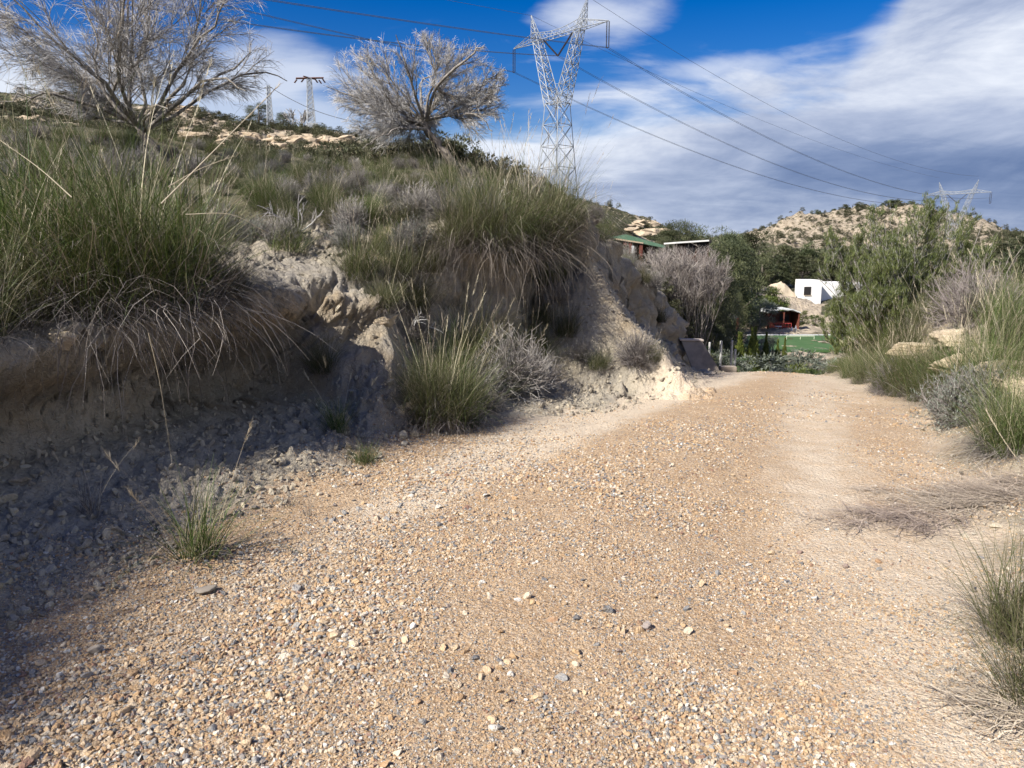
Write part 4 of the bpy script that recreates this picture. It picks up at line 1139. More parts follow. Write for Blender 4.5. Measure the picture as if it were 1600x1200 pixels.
# far hill crest bushes
for i, (px, py) in enumerate([(1275, 328), (1321, 320), (1346, 317), (1388, 312), (1424, 314), (1303, 327), (1440, 320), (1400, 311)]):
    tree_px(PINES, px, py, 505, 7.0, 'dark tree silhouetted on the crest of the far rocky hill', 'hilltop_tree', 'tree', i, 'trees on the far hill crest', 1.3, 2.0)
# garden
tree_px(CYP, 1126, 478, 72, 4.4, 'broad olive green cypress left of the dark canopy', 'cypress_tree', 'cypress', 0, None, 1.6)
for i, (px, py, Y, w) in enumerate([(1157, 522, 50, 1.5), (1176, 514, 52, 1.0), (1181, 513, 54, 1.0), (1198, 521, 56, .9), (1216, 531, 58, .9), (1227, 529, 58, .9), (1146, 528, 56, .8)]):
    tree_px(CYP, px, py, Y, 4.4, ['yellowish broad cypress behind the white boulder', 'taller slim cypress of the close pair', 'right slim cypress of the close pair', 'slim cypress in front of the grey olive', 'short slim cypress at the near edge of the lawn', 'rightmost slim cypress in front of the lawn', 'thin dark cypress behind the fence posts'][i], 'cypress_tree', 'cypress', i, None, w)
for i, (px, py, Y, w) in enumerate([(1166, 526, 66, 1.1), (1190, 524, 70, 1.2), (1207, 528, 66, 1.0)]):
    tree_px(OLIVES, px, py, Y, 3.4, ['grey green olive tree between cypresses, left one', 'grey green olive tree in the middle of the three', 'grey green olive tree nearest the lawn'][i], 'olive_tree', 'olive tree', i, None, w)
tree_px(OLIVES, 1189, 468, 96, 3.4, 'feathery grey green tree with pale trunk left of the red bar pavilion', 'feathery_tree', 'tree', 1, None, 1.05)
tree_px(PALMS, 1178, 466, 98, 3.0, 'bright green palm left of the feathery tree', 'palm_tree', 'palm', 0, None, 1.2)
tree_px(PALMS, 1118, 500, 42, 3.0, 'dark green palm below the leafless bush', 'palm_tree', 'palm', 1, None, 1.1)
tree_px(PALMS, 1104, 515, 38, 3.0, 'low palm beside the dark green palm below the leafless bush', 'palm_tree', 'palm', 1, None, 1.0)
for i, (px, py, Y, w) in enumerate([(1190, 452, 108, 1.5), (1215, 466, 110, 1.2), (1235, 484, 112, 1.2), (1170, 478, 102, 1.2), (1255, 486, 106, 1.2), (1275, 492, 104, 1.2)]):
    tree_px(GARDEN, px, py, Y, 2.6, 'leafy green garden shrub behind the red bar pavilion', 'garden_shrub', 'shrub', i, 'garden shrubs behind the pavilion', w)
for i, (px, py, Y, w) in enumerate([(1215, 577, 36, 1.4), (1240, 572, 34, 1.6), (1262, 566, 30, 1.3), (1130, 564, 30, 1.2), (1150, 574, 28, 1.0), (1222, 578, 24, 1.5), (1250, 570, 22, 1.2)]):
    tree_px([GARDEN[0], OLIVES[0]], px, py, Y, 2.8, 'loose bush below the crest of the track in front of the lawn', 'low_bush', 'bush', i, 'bushes below the track crest', w)
tree_px(GARDEN, 1139, 502, 84, 2.6, 'dark blue green conifer under the dark canopy', 'conifer_shrub', 'shrub', 1, None, .6)
# ------------------------------------------------------------------ plain materials
def paint(name, c, rough=0.6, c2=None, s=6.0, metal=0.0, spec=0.4):
    m, N = mat(name)
    pos = N.n('ShaderNodeTexCoord').outputs['Object']
    f = N.noise(pos, s, 5, .6)
    col = N.mix(N.smooth(f, .38, .66), c, c2 or tuple(v * 0.8 for v in c))
    p = N.n('ShaderNodeBsdfPrincipled', ins={'Base Color': col, 'Roughness': rough, 'Metallic': metal, 'Specular IOR Level': spec, 'Normal': bump(N, f, .3, .01)})
    N.n('ShaderNodeOutputMaterial', ins={0: p.outputs[0]})
    return m
M_STEEL = paint('galvanised_steel', (0.38, 0.40, 0.42), 0.7, (0.28, 0.30, 0.32), 0.8, 0.1)
M_RUST = paint('rusty_steel', (0.20, 0.09, 0.06), 0.8, (0.12, 0.06, 0.045))
M_GLASSY = paint('dark_insulator', (0.07, 0.055, 0.05), 0.3)
M_WIRE = paint('weathered_conductor', (0.10, 0.105, 0.115), 0.7)
M_WHITE = paint('white_wall', (0.80, 0.79, 0.76), 0.8, (0.74, 0.72, 0.68), .6)
M_OFFW = paint('grey_white_roof', (0.62, 0.63, 0.62), 0.7, (0.45, 0.47, 0.47))
M_DARKW = paint('dark_wood', (0.085, 0.045, 0.03), 0.8, (0.05, 0.03, 0.022))
M_REDW = paint('red_brown_wood', (0.17, 0.055, 0.035), 0.7, (0.11, 0.035, 0.025))
M_RED = paint('red_paint', (0.36, 0.05, 0.045), 0.6)
M_GREENR = paint('green_roofing', (0.07, 0.16, 0.10), 0.7, (0.12, 0.20, 0.13), 2)
M_TAN = paint('tan_roofing', (0.45, 0.36, 0.25), 0.9, (0.36, 0.28, 0.19), 2)
M_CONC = paint('weathered_concrete', (0.33, 0.28, 0.225), 0.9, (0.17, 0.15, 0.125), 1.6)
M_CONCT = paint('pale_coping', (0.55, 0.47, 0.40), 0.9)
M_POST = paint('pale_post', (0.50, 0.50, 0.47), 0.7)
M_DARK = paint('dark_interior', (0.02, 0.018, 0.018), 0.9)
M_SHADEC = paint('shade_cloth', (0.09, 0.085, 0.095), 0.9)
M_EARTHY = paint('pale_earth', (0.50, 0.42, 0.31), 0.95, (0.40, 0.33, 0.24), 1.2)
M_SAND = paint('yellow_sandstone', (0.56, 0.43, 0.26), 0.92, (0.47, 0.37, 0.25), 3.5)
M_ROCKP = paint('pale_outcrop', (0.50, 0.40, 0.28), 0.95, (0.36, 0.28, 0.19), 0.7)
M_LAWN = paint('lawn_green', (0.045, 0.105, 0.03), 0.9, (0.065, 0.125, 0.042), .5)
M_WLINE = paint('white_line', (0.55, 0.60, 0.45), 0.8)
M_STONEB = paint('brown_stones', (0.19, 0.13, 0.115), 0.9, (0.10, 0.075, 0.07), 1.5)

class MB:
    """collects boxes, bars and plates into one mesh"""
    def __init__(s): s.v, s.f, s.n = [], [], 0
    def raw(s, v, f):
        s.v += [tuple(p) for p in v]; s.f += [tuple(i + s.n for i in q) for q in f]; s.n += len(v)
    def box(s, x0, x1, y0, y1, z0, z1):
        s.raw([(x0, y0, z0), (x1, y0, z0), (x1, y1, z0), (x0, y1, z0), (x0, y0, z1), (x1, y0, z1), (x1, y1, z1), (x0, y1, z1)],
              [(0, 3, 2, 1), (4, 5, 6, 7), (0, 1, 5, 4), (1, 2, 6, 5), (2, 3, 7, 6), (3, 0, 4, 7)])
    def bar(s, a, b, r, r2=None, sides=4):
        a, b = Vector(a), Vector(b); d = (b - a)
        if d.length < 1e-6: return
        d.normalize(); u = d.orthogonal().normalized(); w = d.cross(u)
        r2 = r if r2 is None else r2
        v = []
        for p, rr_ in ((a, r), (b, r2)):
            for k in range(sides):
                t = 2 * math.pi * (k + .5) / sides
                v.append(p + (u * math.cos(t) + w * math.sin(t)) * rr_)
        f = [(k, (k + 1) % sides, sides + (k + 1) % sides, sides + k) for k in range(sides)] + [tuple(range(sides))[::-1], tuple(range(sides, 2 * sides))]
        s.raw(v, f)
    def prism(s, pts, d):
        """flat outline pts extruded by vector d"""
        n = len(pts); d = Vector(d)
        v = [Vector(p) for p in pts] + [Vector(p) + d for p in pts]
        s.raw(v, [tuple(range(n))[::-1], tuple(range(n, 2 * n))] + [(k, (k + 1) % n, n + (k + 1) % n, n + k) for k in range(n)])
    def build(s, name, m, parent=None, loc=None, bev=0.0):
        me = bpy.data.meshes.new(name)
        me.from_pydata([tuple(p) for p in s.v], [], s.f)
        me.materials.append(m)
        import bmesh
        b = bmesh.new(); b.from_mesh(me)
        bmesh.ops.recalc_face_normals(b, faces=b.faces)
        if bev: bmesh.ops.bevel(b, geom=b.edges[:], offset=bev, segments=2, affect='EDGES')
        b.to_mesh(me); b.free()
        return new(name, me, parent, loc)
def root_at(name, label, cat, loc, rz=0.0, group=None):
    return thing(name, label, cat, [], loc, rz, 1.0, group)

# ------------------------------------------------------------------ high voltage line
LINE = Vector((0.735, 0.678, 0)); ARM = Vector((0.678, -0.735, 0))
def lattice(mb, c0, h0, c1, h1, levels, rl=0.12, rb=0.07, u=(1, 0, 0), w=(0, 1, 0)):
    """square lattice leg group between centres c0 and c1 with half widths (hu,hw)"""
    rl *= TH; rb *= TH
    u, w = Vector(u), Vector(w)
    c0, c1 = Vector(c0), Vector(c1)
    if not hasattr(h0, '__len__'): h0 = (h0, h0)
    if not hasattr(h1, '__len__'): h1 = (h1, h1)
    def corner(t, k):
        c = c0.lerp(c1, t); hu = h0[0] * (1 - t) + h1[0] * t; hw = h0[1] * (1 - t) + h1[1] * t
        su, sw = ((1, 1), (1, -1), (-1, -1), (-1, 1))[k]
        return c + u * (su * hu) + w * (sw * hw)
    for k in range(4):
        mb.bar(corner(0, k), corner(1, k), rl, rl * .8)
    for i in range(levels):
        t0, t1 = i / levels, (i + 1) / levels
        for k in range(4):
            k2 = (k + 1) % 4
            mb.bar(corner(t0, k), corner(t1, k2), rb); mb.bar(corner(t0, k2), corner(t1, k), rb)
            mb.bar(corner(t1, k), corner(t1, k2), rb * .9)
def string(mb, a, b, gap, u):
    a, b, u = Vector(a), Vector(b), Vector(u)
    for s_ in (-gap, gap):
        p, q = a + u * s_, b + u * s_
        mb.bar(p, q, 0.05, sides=6)
        n = max(6, int((q - p).length / .17))
        for i in range(n):
            c = p.lerp(q, (i + .5) / n); d = (q - p).normalized() * 0.035
            mb.bar(c - d, c + d, 0.14, 0.09, 8)
TH = 1.0
def big_pylon(label, cx, cy, zarm, zbase, s=1.0, th=1.0):
    """cat-head lattice pylon; local frame: x along the crossarm, y along the line, z up; origin at its foot"""
    global TH
    TH = th
    root = root_at('lattice_pylon', label, 'pylon', (cx, cy, zbase), math.atan2(ARM.y, ARM.x))
    H = zarm - zbase
    waist = H - 12.6 * s
    b = MB(); lv = max(5, int(waist / (3.6 * s)))
    lattice(b, (0, 0, -0.5), 3.15 * s * (1 + (waist - 15) * 0.012), (0, 0, waist), 1.75 * s, lv)
    b.build('body', M_STEEL, root)
    for sg in (-1, 1):
        c = MB()
        lattice(c, (sg * 1.2 * s, 0, waist - .6), (0.8 * s, 1.7 * s), (sg * 5.6 * s, 0, H - .1), (0.75 * s, 0.75 * s), 7, .11, .065)
        c.bar((sg * 0.3 * s, 1.6 * s, waist + 4.0 * s), (sg * 2.6 * s, 1.2 * s, waist + 4.2 * s), .05)
        c.build('column', M_STEEL, root)
        p = MB()
        lattice(p, (sg * 5.9 * s, 0, H), (.9 * s, .8 * s), (sg * 7.6 * s, 0, H + 5.4 * s), (.05, .05), 5, .07, .045)
        p.build('peak', M_STEEL, root)
    k = MB()
    k.bar((-1.9 * s, -1.7 * s, waist), (1.9 * s, 1.7 * s, waist), .05)
    for y_ in (-.8 * s, .8 * s):
        k.bar((-12.8 * s, 0, H), (-6 * s, y_, H), .08); k.bar((12.8 * s, 0, H), (6 * s, y_, H), .08)
        k.bar((-6 * s, y_, H), (6 * s, y_, H), .08)
        k.bar((-12.8 * s, 0, H + .1), (-6.2 * s, y_, H + 1.7 * s), .07); k.bar((12.8 * s, 0, H + .1), (6.2 * s, y_, H + 1.7 * s), .07)
        pv_ = None
        for i in range(13):
            x_ = -6.2 * s + 12.4 * s * i / 12; z_ = H + 1.7 * s - 0.75 * s * math.sin(i / 12 * math.pi)
            if pv_: k.bar(pv_, (x_, y_, z_), .07)
            k.bar((x_, y_, H), (x_, y_, z_), .045)
            if i < 12: k.bar((x_, y_, z_ if i % 2 else H), (x_ + 12.4 * s / 12, y_, H if i % 2 else H + 1.7 * s - 0.75 * s * math.sin((i + 1) / 12 * math.pi)), .04)
            pv_ = (x_, y_, z_)
        for sg in (-1, 1):
            for i in range(1, 4):
                x_ = sg * (12.8 - 6.6 * i / 4) * s; yy_ = y_ * i / 4; z2 = H + 1.7 * s * i / 4
                k.bar((x_, yy_, H), (x_, yy_, z2), .045)
                k.bar((x_, yy_, H), (x_ - sg * 1.65 * s, y_ * (i + 1) / 4, H + 1.7 * s * (i + 1) / 4), .04)
    for i in range(9):
        x_ = -6 * s + 12 * s * i / 8
        k.bar((x_, -.8 * s, H), (x_, .8 * s, H), .045)
    k.build('crossarm', M_STEEL, root)
    for sg in (-1, 1):
        m_ = MB(); string(m_, (sg * 12.7 * s, 0, H - .1), (sg * 12.7 * s, 0, H - 4.6 * s), .28 * s, (1, 0, 0))
        m_.bar((sg * 12.7 * s - .3, 0, H - 4.6 * s), (sg * 12.7 * s + .3, 0, H - 4.6 * s), .07)
        m_.build('insulator_string', M_GLASSY, root)
        v_ = MB(); string(v_, (sg * 3.9 * s, 0, H - .1), (0, 0, H - 3.7 * s), .12 * s, (0, 1, 0)); v_.build('insulator_string', M_GLASSY, root)
    return root
c1 = at(872, 60, 155)
ZA = at(872, 56, 155)[2]
P1 = Vector((c1[0], 155, ZA)); 
g1 = drop(P1.x, P1.y)
big_pylon('tall galvanised cat-head pylon rising behind the grassy bank in the middle of the picture', P1.x, P1.y, ZA, g1.z, 1.0)
c2 = at(1496, 303, 330)
P2 = Vector((c2[0], 330, c2[2])); g2 = drop(P2.x, P2.y)
big_pylon('distant cat-head pylon standing behind the young pine at the right', P2.x, P2.y, P2.z, g2.z, 1.0, .65)
TH = 1.0
LD = (P2 - P1); LD.z = 0; LD.normalize()
def wire_plane_hit(P0, px, py):
    d = ray(px, py); n = Vector((-LD.y, LD.x, 0))
    dv = Vector(d); t = n.dot(P0 - Vector((0, 0, EYE))) / n.dot(dv)
    q = Vector((0, 0, EYE)) + dv * t
    return (q - P0).dot(LD), q.z
def conductor(name, label, P0, pxs, s_end, twin=0.22, r=0.035, group=None):
    """hangs from P0 along the line as a parabola through what two photo pixels fix"""
    (sa, za), (sb, zb) = [wire_plane_hit(P0, *p) for p in pxs]
    A_ = np.array([[sa, sa * sa], [sb, sb * sb]]); a, b = np.linalg.solve(A_, [za - P0.z, zb - P0.z])
    if b < 0: b = 1e-4
    n = 70
    s_ = np.linspace(0, s_end, n)
    mid = np.stack([P0.x + LD.x * s_, P0.y + LD.y * s_, P0.z + a * s_ + b * s_ * s_], 1)
    nn = np.array([-LD.y, LD.x, 0])
    L_ = [mid + nn * o for o in ((-twin, twin) if twin else (0,))]
    P_ = np.array(L_) - np.array(P0)
    v, f, al, rn = tubes(P_, np.full(P_.shape[:2], r), 4)
    me = mesh_np(name, v, f, [M_WIRE], True)
    o = new(name, me, None, P0)
    tag(o, label, 'power line', group)
    return o
rgt = P1 + ARM * 12.7 - Vector((0, 0, 4.6)); lft = P1 - ARM * 12.7 - Vector((0, 0, 4.6)); mid = P1 - Vector((0, 0, 3.7))
D12 = (P2 - P1); D12.z = 0; D12 = D12.length
conductor('power_cable', 'right twin cable sagging from the tall pylon to the distant pylon', rgt, [(1171, 201), (1453, 305)], D12)
conductor('power_cable', 'middle twin cable sagging from the tall pylon to the distant pylon', mid, [(1250, 271), (1453, 314)], D12)
conductor('power_cable', 'lowest twin cable sagging from the left arm of the tall pylon towards the far hill', lft, [(1145, 259), (1364, 315)], D12)
conductor('power_cable', 'uppermost twin cable running left from the tall pylon across the blue sky', rgt, [(780, 53), (420, 0)], -205)
conductor('power_cable', 'middle twin cable running left from the tall pylon behind the round leafless tree', mid, [(780, 82), (400, 39)], -205)
conductor('power_cable', 'lowest twin cable running left from the tall pylon to behind the large leafless tree', lft, [(780, 108), (380, 75)], -205)
pkR = P1 + ARM * 7.6 + Vector((0, 0, 5.4)); pkL = P1 - ARM * 7.6 + Vector((0, 0, 5.4))
conductor('earth_wire', 'thin earth wire from the right peak of the tall pylon to the distant pylon', pkR, [(1272, 199), (1469, 268)], D12, 0, .035)
conductor('earth_wire', 'thin earth wire from the left peak of the tall pylon to the distant pylon', pkL, [(1100, 150), (1469, 278)], D12, 0, .03)
conductor('earth_wire', 'thin earth wire running left from the left peak of the tall pylon', pkL, [(740, 9), (680, 0)], -205, 0, .03)

# ------------------------------------------------------------------ small lattice masts on the hill
def mast(px, ytop, ybase, Y, label, wbase, arms, box):
    t = at(px, ytop, Y); b_ = at(px, ybase, Y); g = drop(b_[0], Y)
    root = root_at('lattice_mast', label, 'mast', (b_[0], Y, g.z), RAD(20))
    h = t[2] - g.z
    m = MB(); lattice(m, (0, 0, -.2), wbase, (0, 0, h), wbase * .45, 13, .035, .02)
    m.build('tower', M_STEEL, root)
    if arms:
        a = MB()
        for y_ in (-.12, .12): a.bar((-1.05, y_, h - .1), (1.15, y_, h + .1), .045)
        a.bar((-.5, -.5, h), (.5, .5, h + .05), .05)
        a.build('crossarm', M_RUST, root)
        for x_, dz_ in ((-1.0, -.1), (-.45, 0), (.5, .05), (1.1, .1), (.8, 0)):
            i_ = MB()
            for k in range(4): i_.bar((x_ + .05 * k * np.sign(x_), 0, h + dz_ - .10 - .07 * k), (x_ + .05 * k * np.sign(x_), 0, h + dz_ - .15 - .07 * k), .085, .06, 8)
            i_.build('insulator', M_RUST, root)
    else:
        a = MB(); a.bar((-.3, 0, h - .15), (.3, 0, h - .1), .04); a.bar((-.25, 0, h - .6), (.25, 0, h - .6), .03); a.build('crossarm', M_STEEL, root)
    if box:
        c = MB(); c.box(-wbase - .04, wbase + .12, -wbase - .1, wbase, 0, .95); c.build('cabinet', M_OFFW, root, bev=.01)
    return root, Vector((b_[0], Y, g.z + h))
_, mt2 = mast(487, 122, 213, 64, 'taller lattice mast with rusty crossarm and a grey cabinet at its foot on the hilltop', .36, True, True)
_, mt1 = mast(423, 134, 208, 62, 'thin lattice mast without crossarm on the hilltop left of the taller mast', .26, False, False)
w_ = MB(); pv_ = None
e_ = Vector(at(545, 188, 60))
for i in range(17):
    t = i / 16; p_ = Vector(mt1).lerp(e_, t); p_.z -= .35 * 4 * t * (1 - t)
    if pv_: w_.bar(pv_, p_, .022)
    pv_ = p_.copy()
o = w_.build('service_cable', M_WIRE); tag(o, 'thin cable sloping down to the right from the thin lattice mast', 'cable')

# ------------------------------------------------------------------ rocks
def rock_mesh(name, seed, sx, sy, sz, m, rough=0.25, sub=4, flat=0.0):
    import bmesh
    b = bmesh.new(); bmesh.ops.create_icosphere(b, subdivisions=sub, radius=1.0)
    me = bpy.data.meshes.new(name); b.to_mesh(me); b.free()
    n = len(me.vertices); co = np.zeros(n * 3, np.float32); me.vertices.foreach_get('co', co); co = co.reshape(-1, 3).astype(float)
    rg = np.random.default_rng(seed)
    # chop with random planes for flat facets, then roughen
    for k in range(15):
        nn = rg.normal(0, 1, 3); nn /= np.linalg.norm(nn); dd = rg.uniform(.42, .85)
        ov = np.maximum(co @ nn - dd, 0); co -= ov[:, None] * nn * .97
    nz = .55 * fbm3(co[:, 0] * 1.6 + seed, co[:, 1] * 1.6, co[:, 2] * 2.2, 3, seed) + .22 * fbm3(co[:, 0] * 7 + seed, co[:, 1] * 7, co[:, 2] * 16, 3, seed)
    nz -= .10 * np.exp(-((np.mod(co[:, 2] * 2.6 + .5 * nz, 1.0) - .5) / .10) ** 2)
    co *= (1 + rough * nz)[:, None]
    co *= np.array([sx, sy, sz])
    me.vertices.foreach_set('co', co.astype(np.float32).ravel())
    me.polygons.foreach_set('use_smooth', np.ones(len(me.polygons), bool))
    me.materials.append(m); me.update()
    return me
def rock_material():
    m, N = mat('layered_sandstone')
    pos = N.n('ShaderNodeTexCoord').outputs['Object']
    mp = N.n('ShaderNodeMapping', ins={'Vector': pos, 'Scale': (1, 1, 3.2), 'Rotation': (.25, .1, 0)}).outputs[0]
    f = N.noise(mp, 2.6, 6, .62); g = N.noise(pos, 14, 5, .7)
    c = N.mix(N.smooth(f, .4, .62), (0.56, 0.46, 0.31), (0.46, 0.375, 0.27))
    c = N.mix(N.math('MULTIPLY', N.smooth(g, .5, .7), .6), c, (0.62, 0.52, 0.38))
    c = N.mix(N.math('MULTIPLY', N.smooth(f, .60, .70), .6), c, (0.28, 0.17, 0.10))
    finish(N, c, .93, bump(N, N.math('ADD', N.math('MULTIPLY', f, .1), N.math('MULTIPLY', g, .03)), 1.0, 1.0), .15)
    return m
M_SANDST = rock_material()
def boulder(px, py, sx, sy, sz, label, seed, rz=0.0, name='sandstone_boulder', up=.25, m=None, rough=.45, tilt=0.0):
    p = pick(px, py)
    if p is None: print('MISS boulder', px, py); return
    o = new(name, rock_mesh(name, seed, sx, sy, sz, m or M_SANDST, rough, 5 if sx > .35 else 4), None, (p.x, p.y, p.z + sz * up), (tilt, 0, rz))
    tag(o, label, 'rock')
boulder(1425, 556, .60, .40, .20, 'long pale sandstone boulder behind the bright green tussock', 1, .2)
boulder(1570, 566, .75, .5, .26, 'largest ochre sandstone boulder on the right verge, sloping down to the right', 2, -.35, tilt=.1, up=-.1)
boulder(1505, 545, .5, .4, .24, 'sandstone boulder adjoining the left of the largest boulder', 3, .5)
boulder(1600, 618, .36, .4, .26, 'yellow sandstone block at the right picture edge above the grey green tussock', 4, .1)
boulder(1585, 592, .45, .35, .15, 'low sandstone slab below the largest boulder', 9, .1)
boulder(100, 545, .13, .10, .10, 'pale angular stone lying on the lip below the left tussock', 5, .4, 'stone', .4)
boulder(603, 505, .16, .10, .09, 'flat pale stone on the yellow ledge by the hollow', 6, .4, 'stone', .5)
boulder(836, 492, .22, .16, .10, 'flat ochre block under the wide spilling tussock', 7, .2, 'stone', .4)
boulder(320, 925, .06, .045, .03, 'flat grey brown stone half buried at the edge of the shadow', 8, .9, 'stone', .3, M_CONC)
boulder(150, 1020, .03, .028, .022, 'rounded brown stone lying in the foreground shade', 10, .9, 'stone', .4, M_CONC)
boulder(647, 640, .16, .12, .11, 'brown block in the rubble left of the track edge tussock', 11, .4, 'stone', .3)
boulder(945, 372, .22, .16, .14, 'pale rock capping the steep shaded cut', 12, .4, 'stone', .3)
boulder(905, 350, .22, .18, .22, 'pale rock knob jutting above the spilling tussock', 13, .9, 'stone', .3)
boulder(842, 330, .16, .13, .12, 'pale knob of rock among tussocks on the nose top', 14, .1, 'stone', .3)
boulder(850, 290, .2, .15, .14, 'small pale rock half hidden in grass high on the bank', 15, .1, 'stone', .5)
boulder(1166, 574, .35, .3, .35, 'white boulder by the foot of the yellowish cypress', 16, .1, 'stone', .5, M_WHITE)
# outcrops on the hill: fused blocks
def outcrop(spots, label, seed, Y, s):
    rg = np.random.default_rng(seed)
    parts_v, parts_f, off = [], [], 0
    base = None
    for (px, py) in spots:
        for k in range(6):
            w = pick(px + rg.uniform(-9, 9), py + rg.uniform(-3, 3))
            if w is None or w.y < 24 or w.y > Y * 1.6:
                w = at(px, py, Y); w = drop(w[0], w[1])
            g = w
            if base is None: base = g.copy()
            me = rock_mesh('tmp', int(rg.integers(1e6)), s * rg.uniform(.7, 1.9), s * rg.uniform(.6, 1.3), s * rg.uniform(.35, .8), M_ROCKP, .6, 3)
            co = np.zeros(len(me.vertices) * 3, np.float32); me.vertices.foreach_get('co', co); co = co.reshape(-1, 3)
            fa = np.zeros(len(me.loops), np.int32); me.loops.foreach_get('vertex_index', fa)
            parts_v.append(co + np.array([g.x - base.x, g.y - base.y, g.z - base.z + .1 * s])); parts_f.append(fa.reshape(-1, 3) + off); off += len(co)
            bpy.data.meshes.remove(me)
    me = mesh_np('rock_outcrop', np.concatenate(parts_v), np.concatenate(parts_f), [M_ROCKP], False)
    tag(new('rock_outcrop', me, None, base), label, 'rock outcrop')
outcrop([(430, 222), (450, 225), (470, 222), (490, 224), (510, 224), (530, 226), (440, 238), (465, 242), (500, 238), (515, 244)], 'craggy pale outcrop below the taller lattice mast', 5, 55, .62)
outcrop([(265, 222), (290, 218), (310, 216), (335, 215), (355, 216), (375, 218), (280, 238), (300, 245), (350, 232), (395, 218)], 'pale rock ledge on the hillside right of the large leafless tree trunk', 6, 55, .55)
outcrop([(15, 200), (35, 192), (60, 190), (100, 215), (115, 225), (75, 205)], 'pale rocks on the hillside behind the left part of the large leafless tree', 7, 58, .5)
outcrop([(985, 358), (1000, 352), (1015, 350), (1010, 366), (1025, 364)], 'pale rocks on the scrubby hill above the green roofed cabin', 8, 74, .8)
outcrop([(1132, 385), (1136, 395), (1128, 428), (1135, 440)], 'pale scar of bare rock between the pines right of the white roofed cabin', 9, 88, 1.0)

# white driftwood-like twigs on the bank
def dead_branch(px, py, label, L, seed):
    p = pick(px, py)
    rg = np.random.default_rng(seed)
    P0 = np.zeros((5, 7, 3)); d = rg.normal(0, .5, (5, 3)); d[:, 2] = rg.uniform(.3, .9, 5)
    for k in range(6):
        d += rg.normal(0, .25, d.shape); d /= np.linalg.norm(d, axis=1, keepdims=True)
        P0[:, k + 1] = P0[:, k] + d * L / 6
    c = spawn(rg, P0, 4, .3, 1, .4, .8, .02, .1, 4)
    me = veg_mesh('dead_branch', [tubes(P0, np.linspace(.012, .005, 7)[None].repeat(5, 0), 5), tubes(c, np.linspace(.006, .002, 5)[None].repeat(20, 0), 4)], M_DEADTWIG)
    tag(new('dead_branch', me, None, (p.x, p.y, p.z - .02)), label, 'dead branch')
dead_branch(768, 330, 'white bleached dead branch sticking out of the grass high on the bank', .5, 1)
dead_branch(640, 520, 'bleached crooked twig lying over the dark hollow', .35, 2)
dead_branch(465, 360, 'bleached twigs sticking up in front of a dark gap in the grass', .45, 3)

# long dry stalks of the front tussocks
def stalk(pts, Y, label, r=.0035, sag=.05):
    p = smooth_line([at(a, b, Y + i * .12) for i, (a, b) in enumerate(pts)], 12)
    v, f, al, rn = tubes((p - p[0])[None], np.linspace(r, r * .45, 13)[None], 5)
    n = 60; rg_ = np.random.default_rng(int(pts[0][0]) + 5)
    ii = rg_.uniform(8.5, 12, n); s0 = ii.astype(int).clip(0, 11); b = p[s0] + (p[s0 + 1] - p[s0]) * (ii - s0)[:, None] - p[0]
    d = p[-1] - p[-3]; d /= np.linalg.norm(d); dd = d[None] + rg_.normal(0, .25, (n, 3))
    g = blades(rg_, b, np.arctan2(dd[:, 1], dd[:, 0]), np.arccos(np.clip(dd[:, 2] / np.linalg.norm(dd, axis=1), -1, 1)), np.zeros(n), rg_.uniform(.02, .05, n), np.full(n, .003), 2)
    me = veg_mesh('dry_stalk', [(v, f, al, rn), g], M_STALK)
    tag(new('dry_stalk', me, None, tuple(p[0])), label, 'dry stalk')
stalk([(252, 318), (330, 240), (438, 131)], 5.0, 'long thick grey straw stalk rising to the right over the slope towards the thin mast', .005)
stalk([(262, 292), (310, 265), (362, 245)], 5.1, 'shorter straw stalk beside the long thick grey stalk')
stalk([(112, 308), (60, 262), (-10, 212)], 4.6, 'pale straight stalk slanting up to the left picture edge')
stalk([(290, 335), (360, 335), (413, 361)], 5.0, 'pale arching stalk bending over to the right of the bright green tussock')
stalk([(232, 520), (250, 600), (268, 718)], 4.7, 'thin brown stem hanging down the shaded wall below the bright green tussock', .0035)
stalk([(1540, 640), (1570, 690), (1606, 740)][::-1], 5.2, 'pale straight stalk across the dark green tussock on the right verge', .0045)
stalk([(1492, 590), (1498, 545), (1504, 492)], 7.5, 'pale stalk standing up in front of the sandstone boulders', .005)

# ------------------------------------------------------------------ end of the track: slab, posts, low wall
Y0 = 16.5
def on(px, py, Y): return Vector(at(px, py, Y))
base = on(1108, 582, Y0); gz = drop(base.x, base.y).z
root = root_at('concrete_slab', 'stained concrete slab leaning at the left end of the track crest', 'concrete slab', (base.x, base.y, base.z))
a, b_, c, d = [on(*q, Y0) - base for q in ((1072, 536), (1106, 537), (1142, 586), (1096, 590))]
b_.y += .5; a.y += .5
c.z -= .3; d.z -= .3
m = MB(); m.prism([a, b_, c, d], (0.02, .16, 0)); m.build('panel', M_CONC, root, bev=.012)
m = MB(); m.prism([a + Vector((-.03, -.03, 0)), b_ + Vector((.03, -.03, 0)), b_ + Vector((.03, -.03, .035)), a + Vector((-.03, -.03, .035))], (0, .24, 0)); m.build('coping', M_CONCT, root)
p0, p1 = on(1126, 573, 17.2), on(1152, 574, 17.2)
m = MB(); m.box(0, p1.x - p0.x, 0, .2, -.6, 0); o = m.build('low_wall', M_CONC, None, p0, .015); tag(o, 'low dark concrete wall right of the leaning slab', 'low wall')
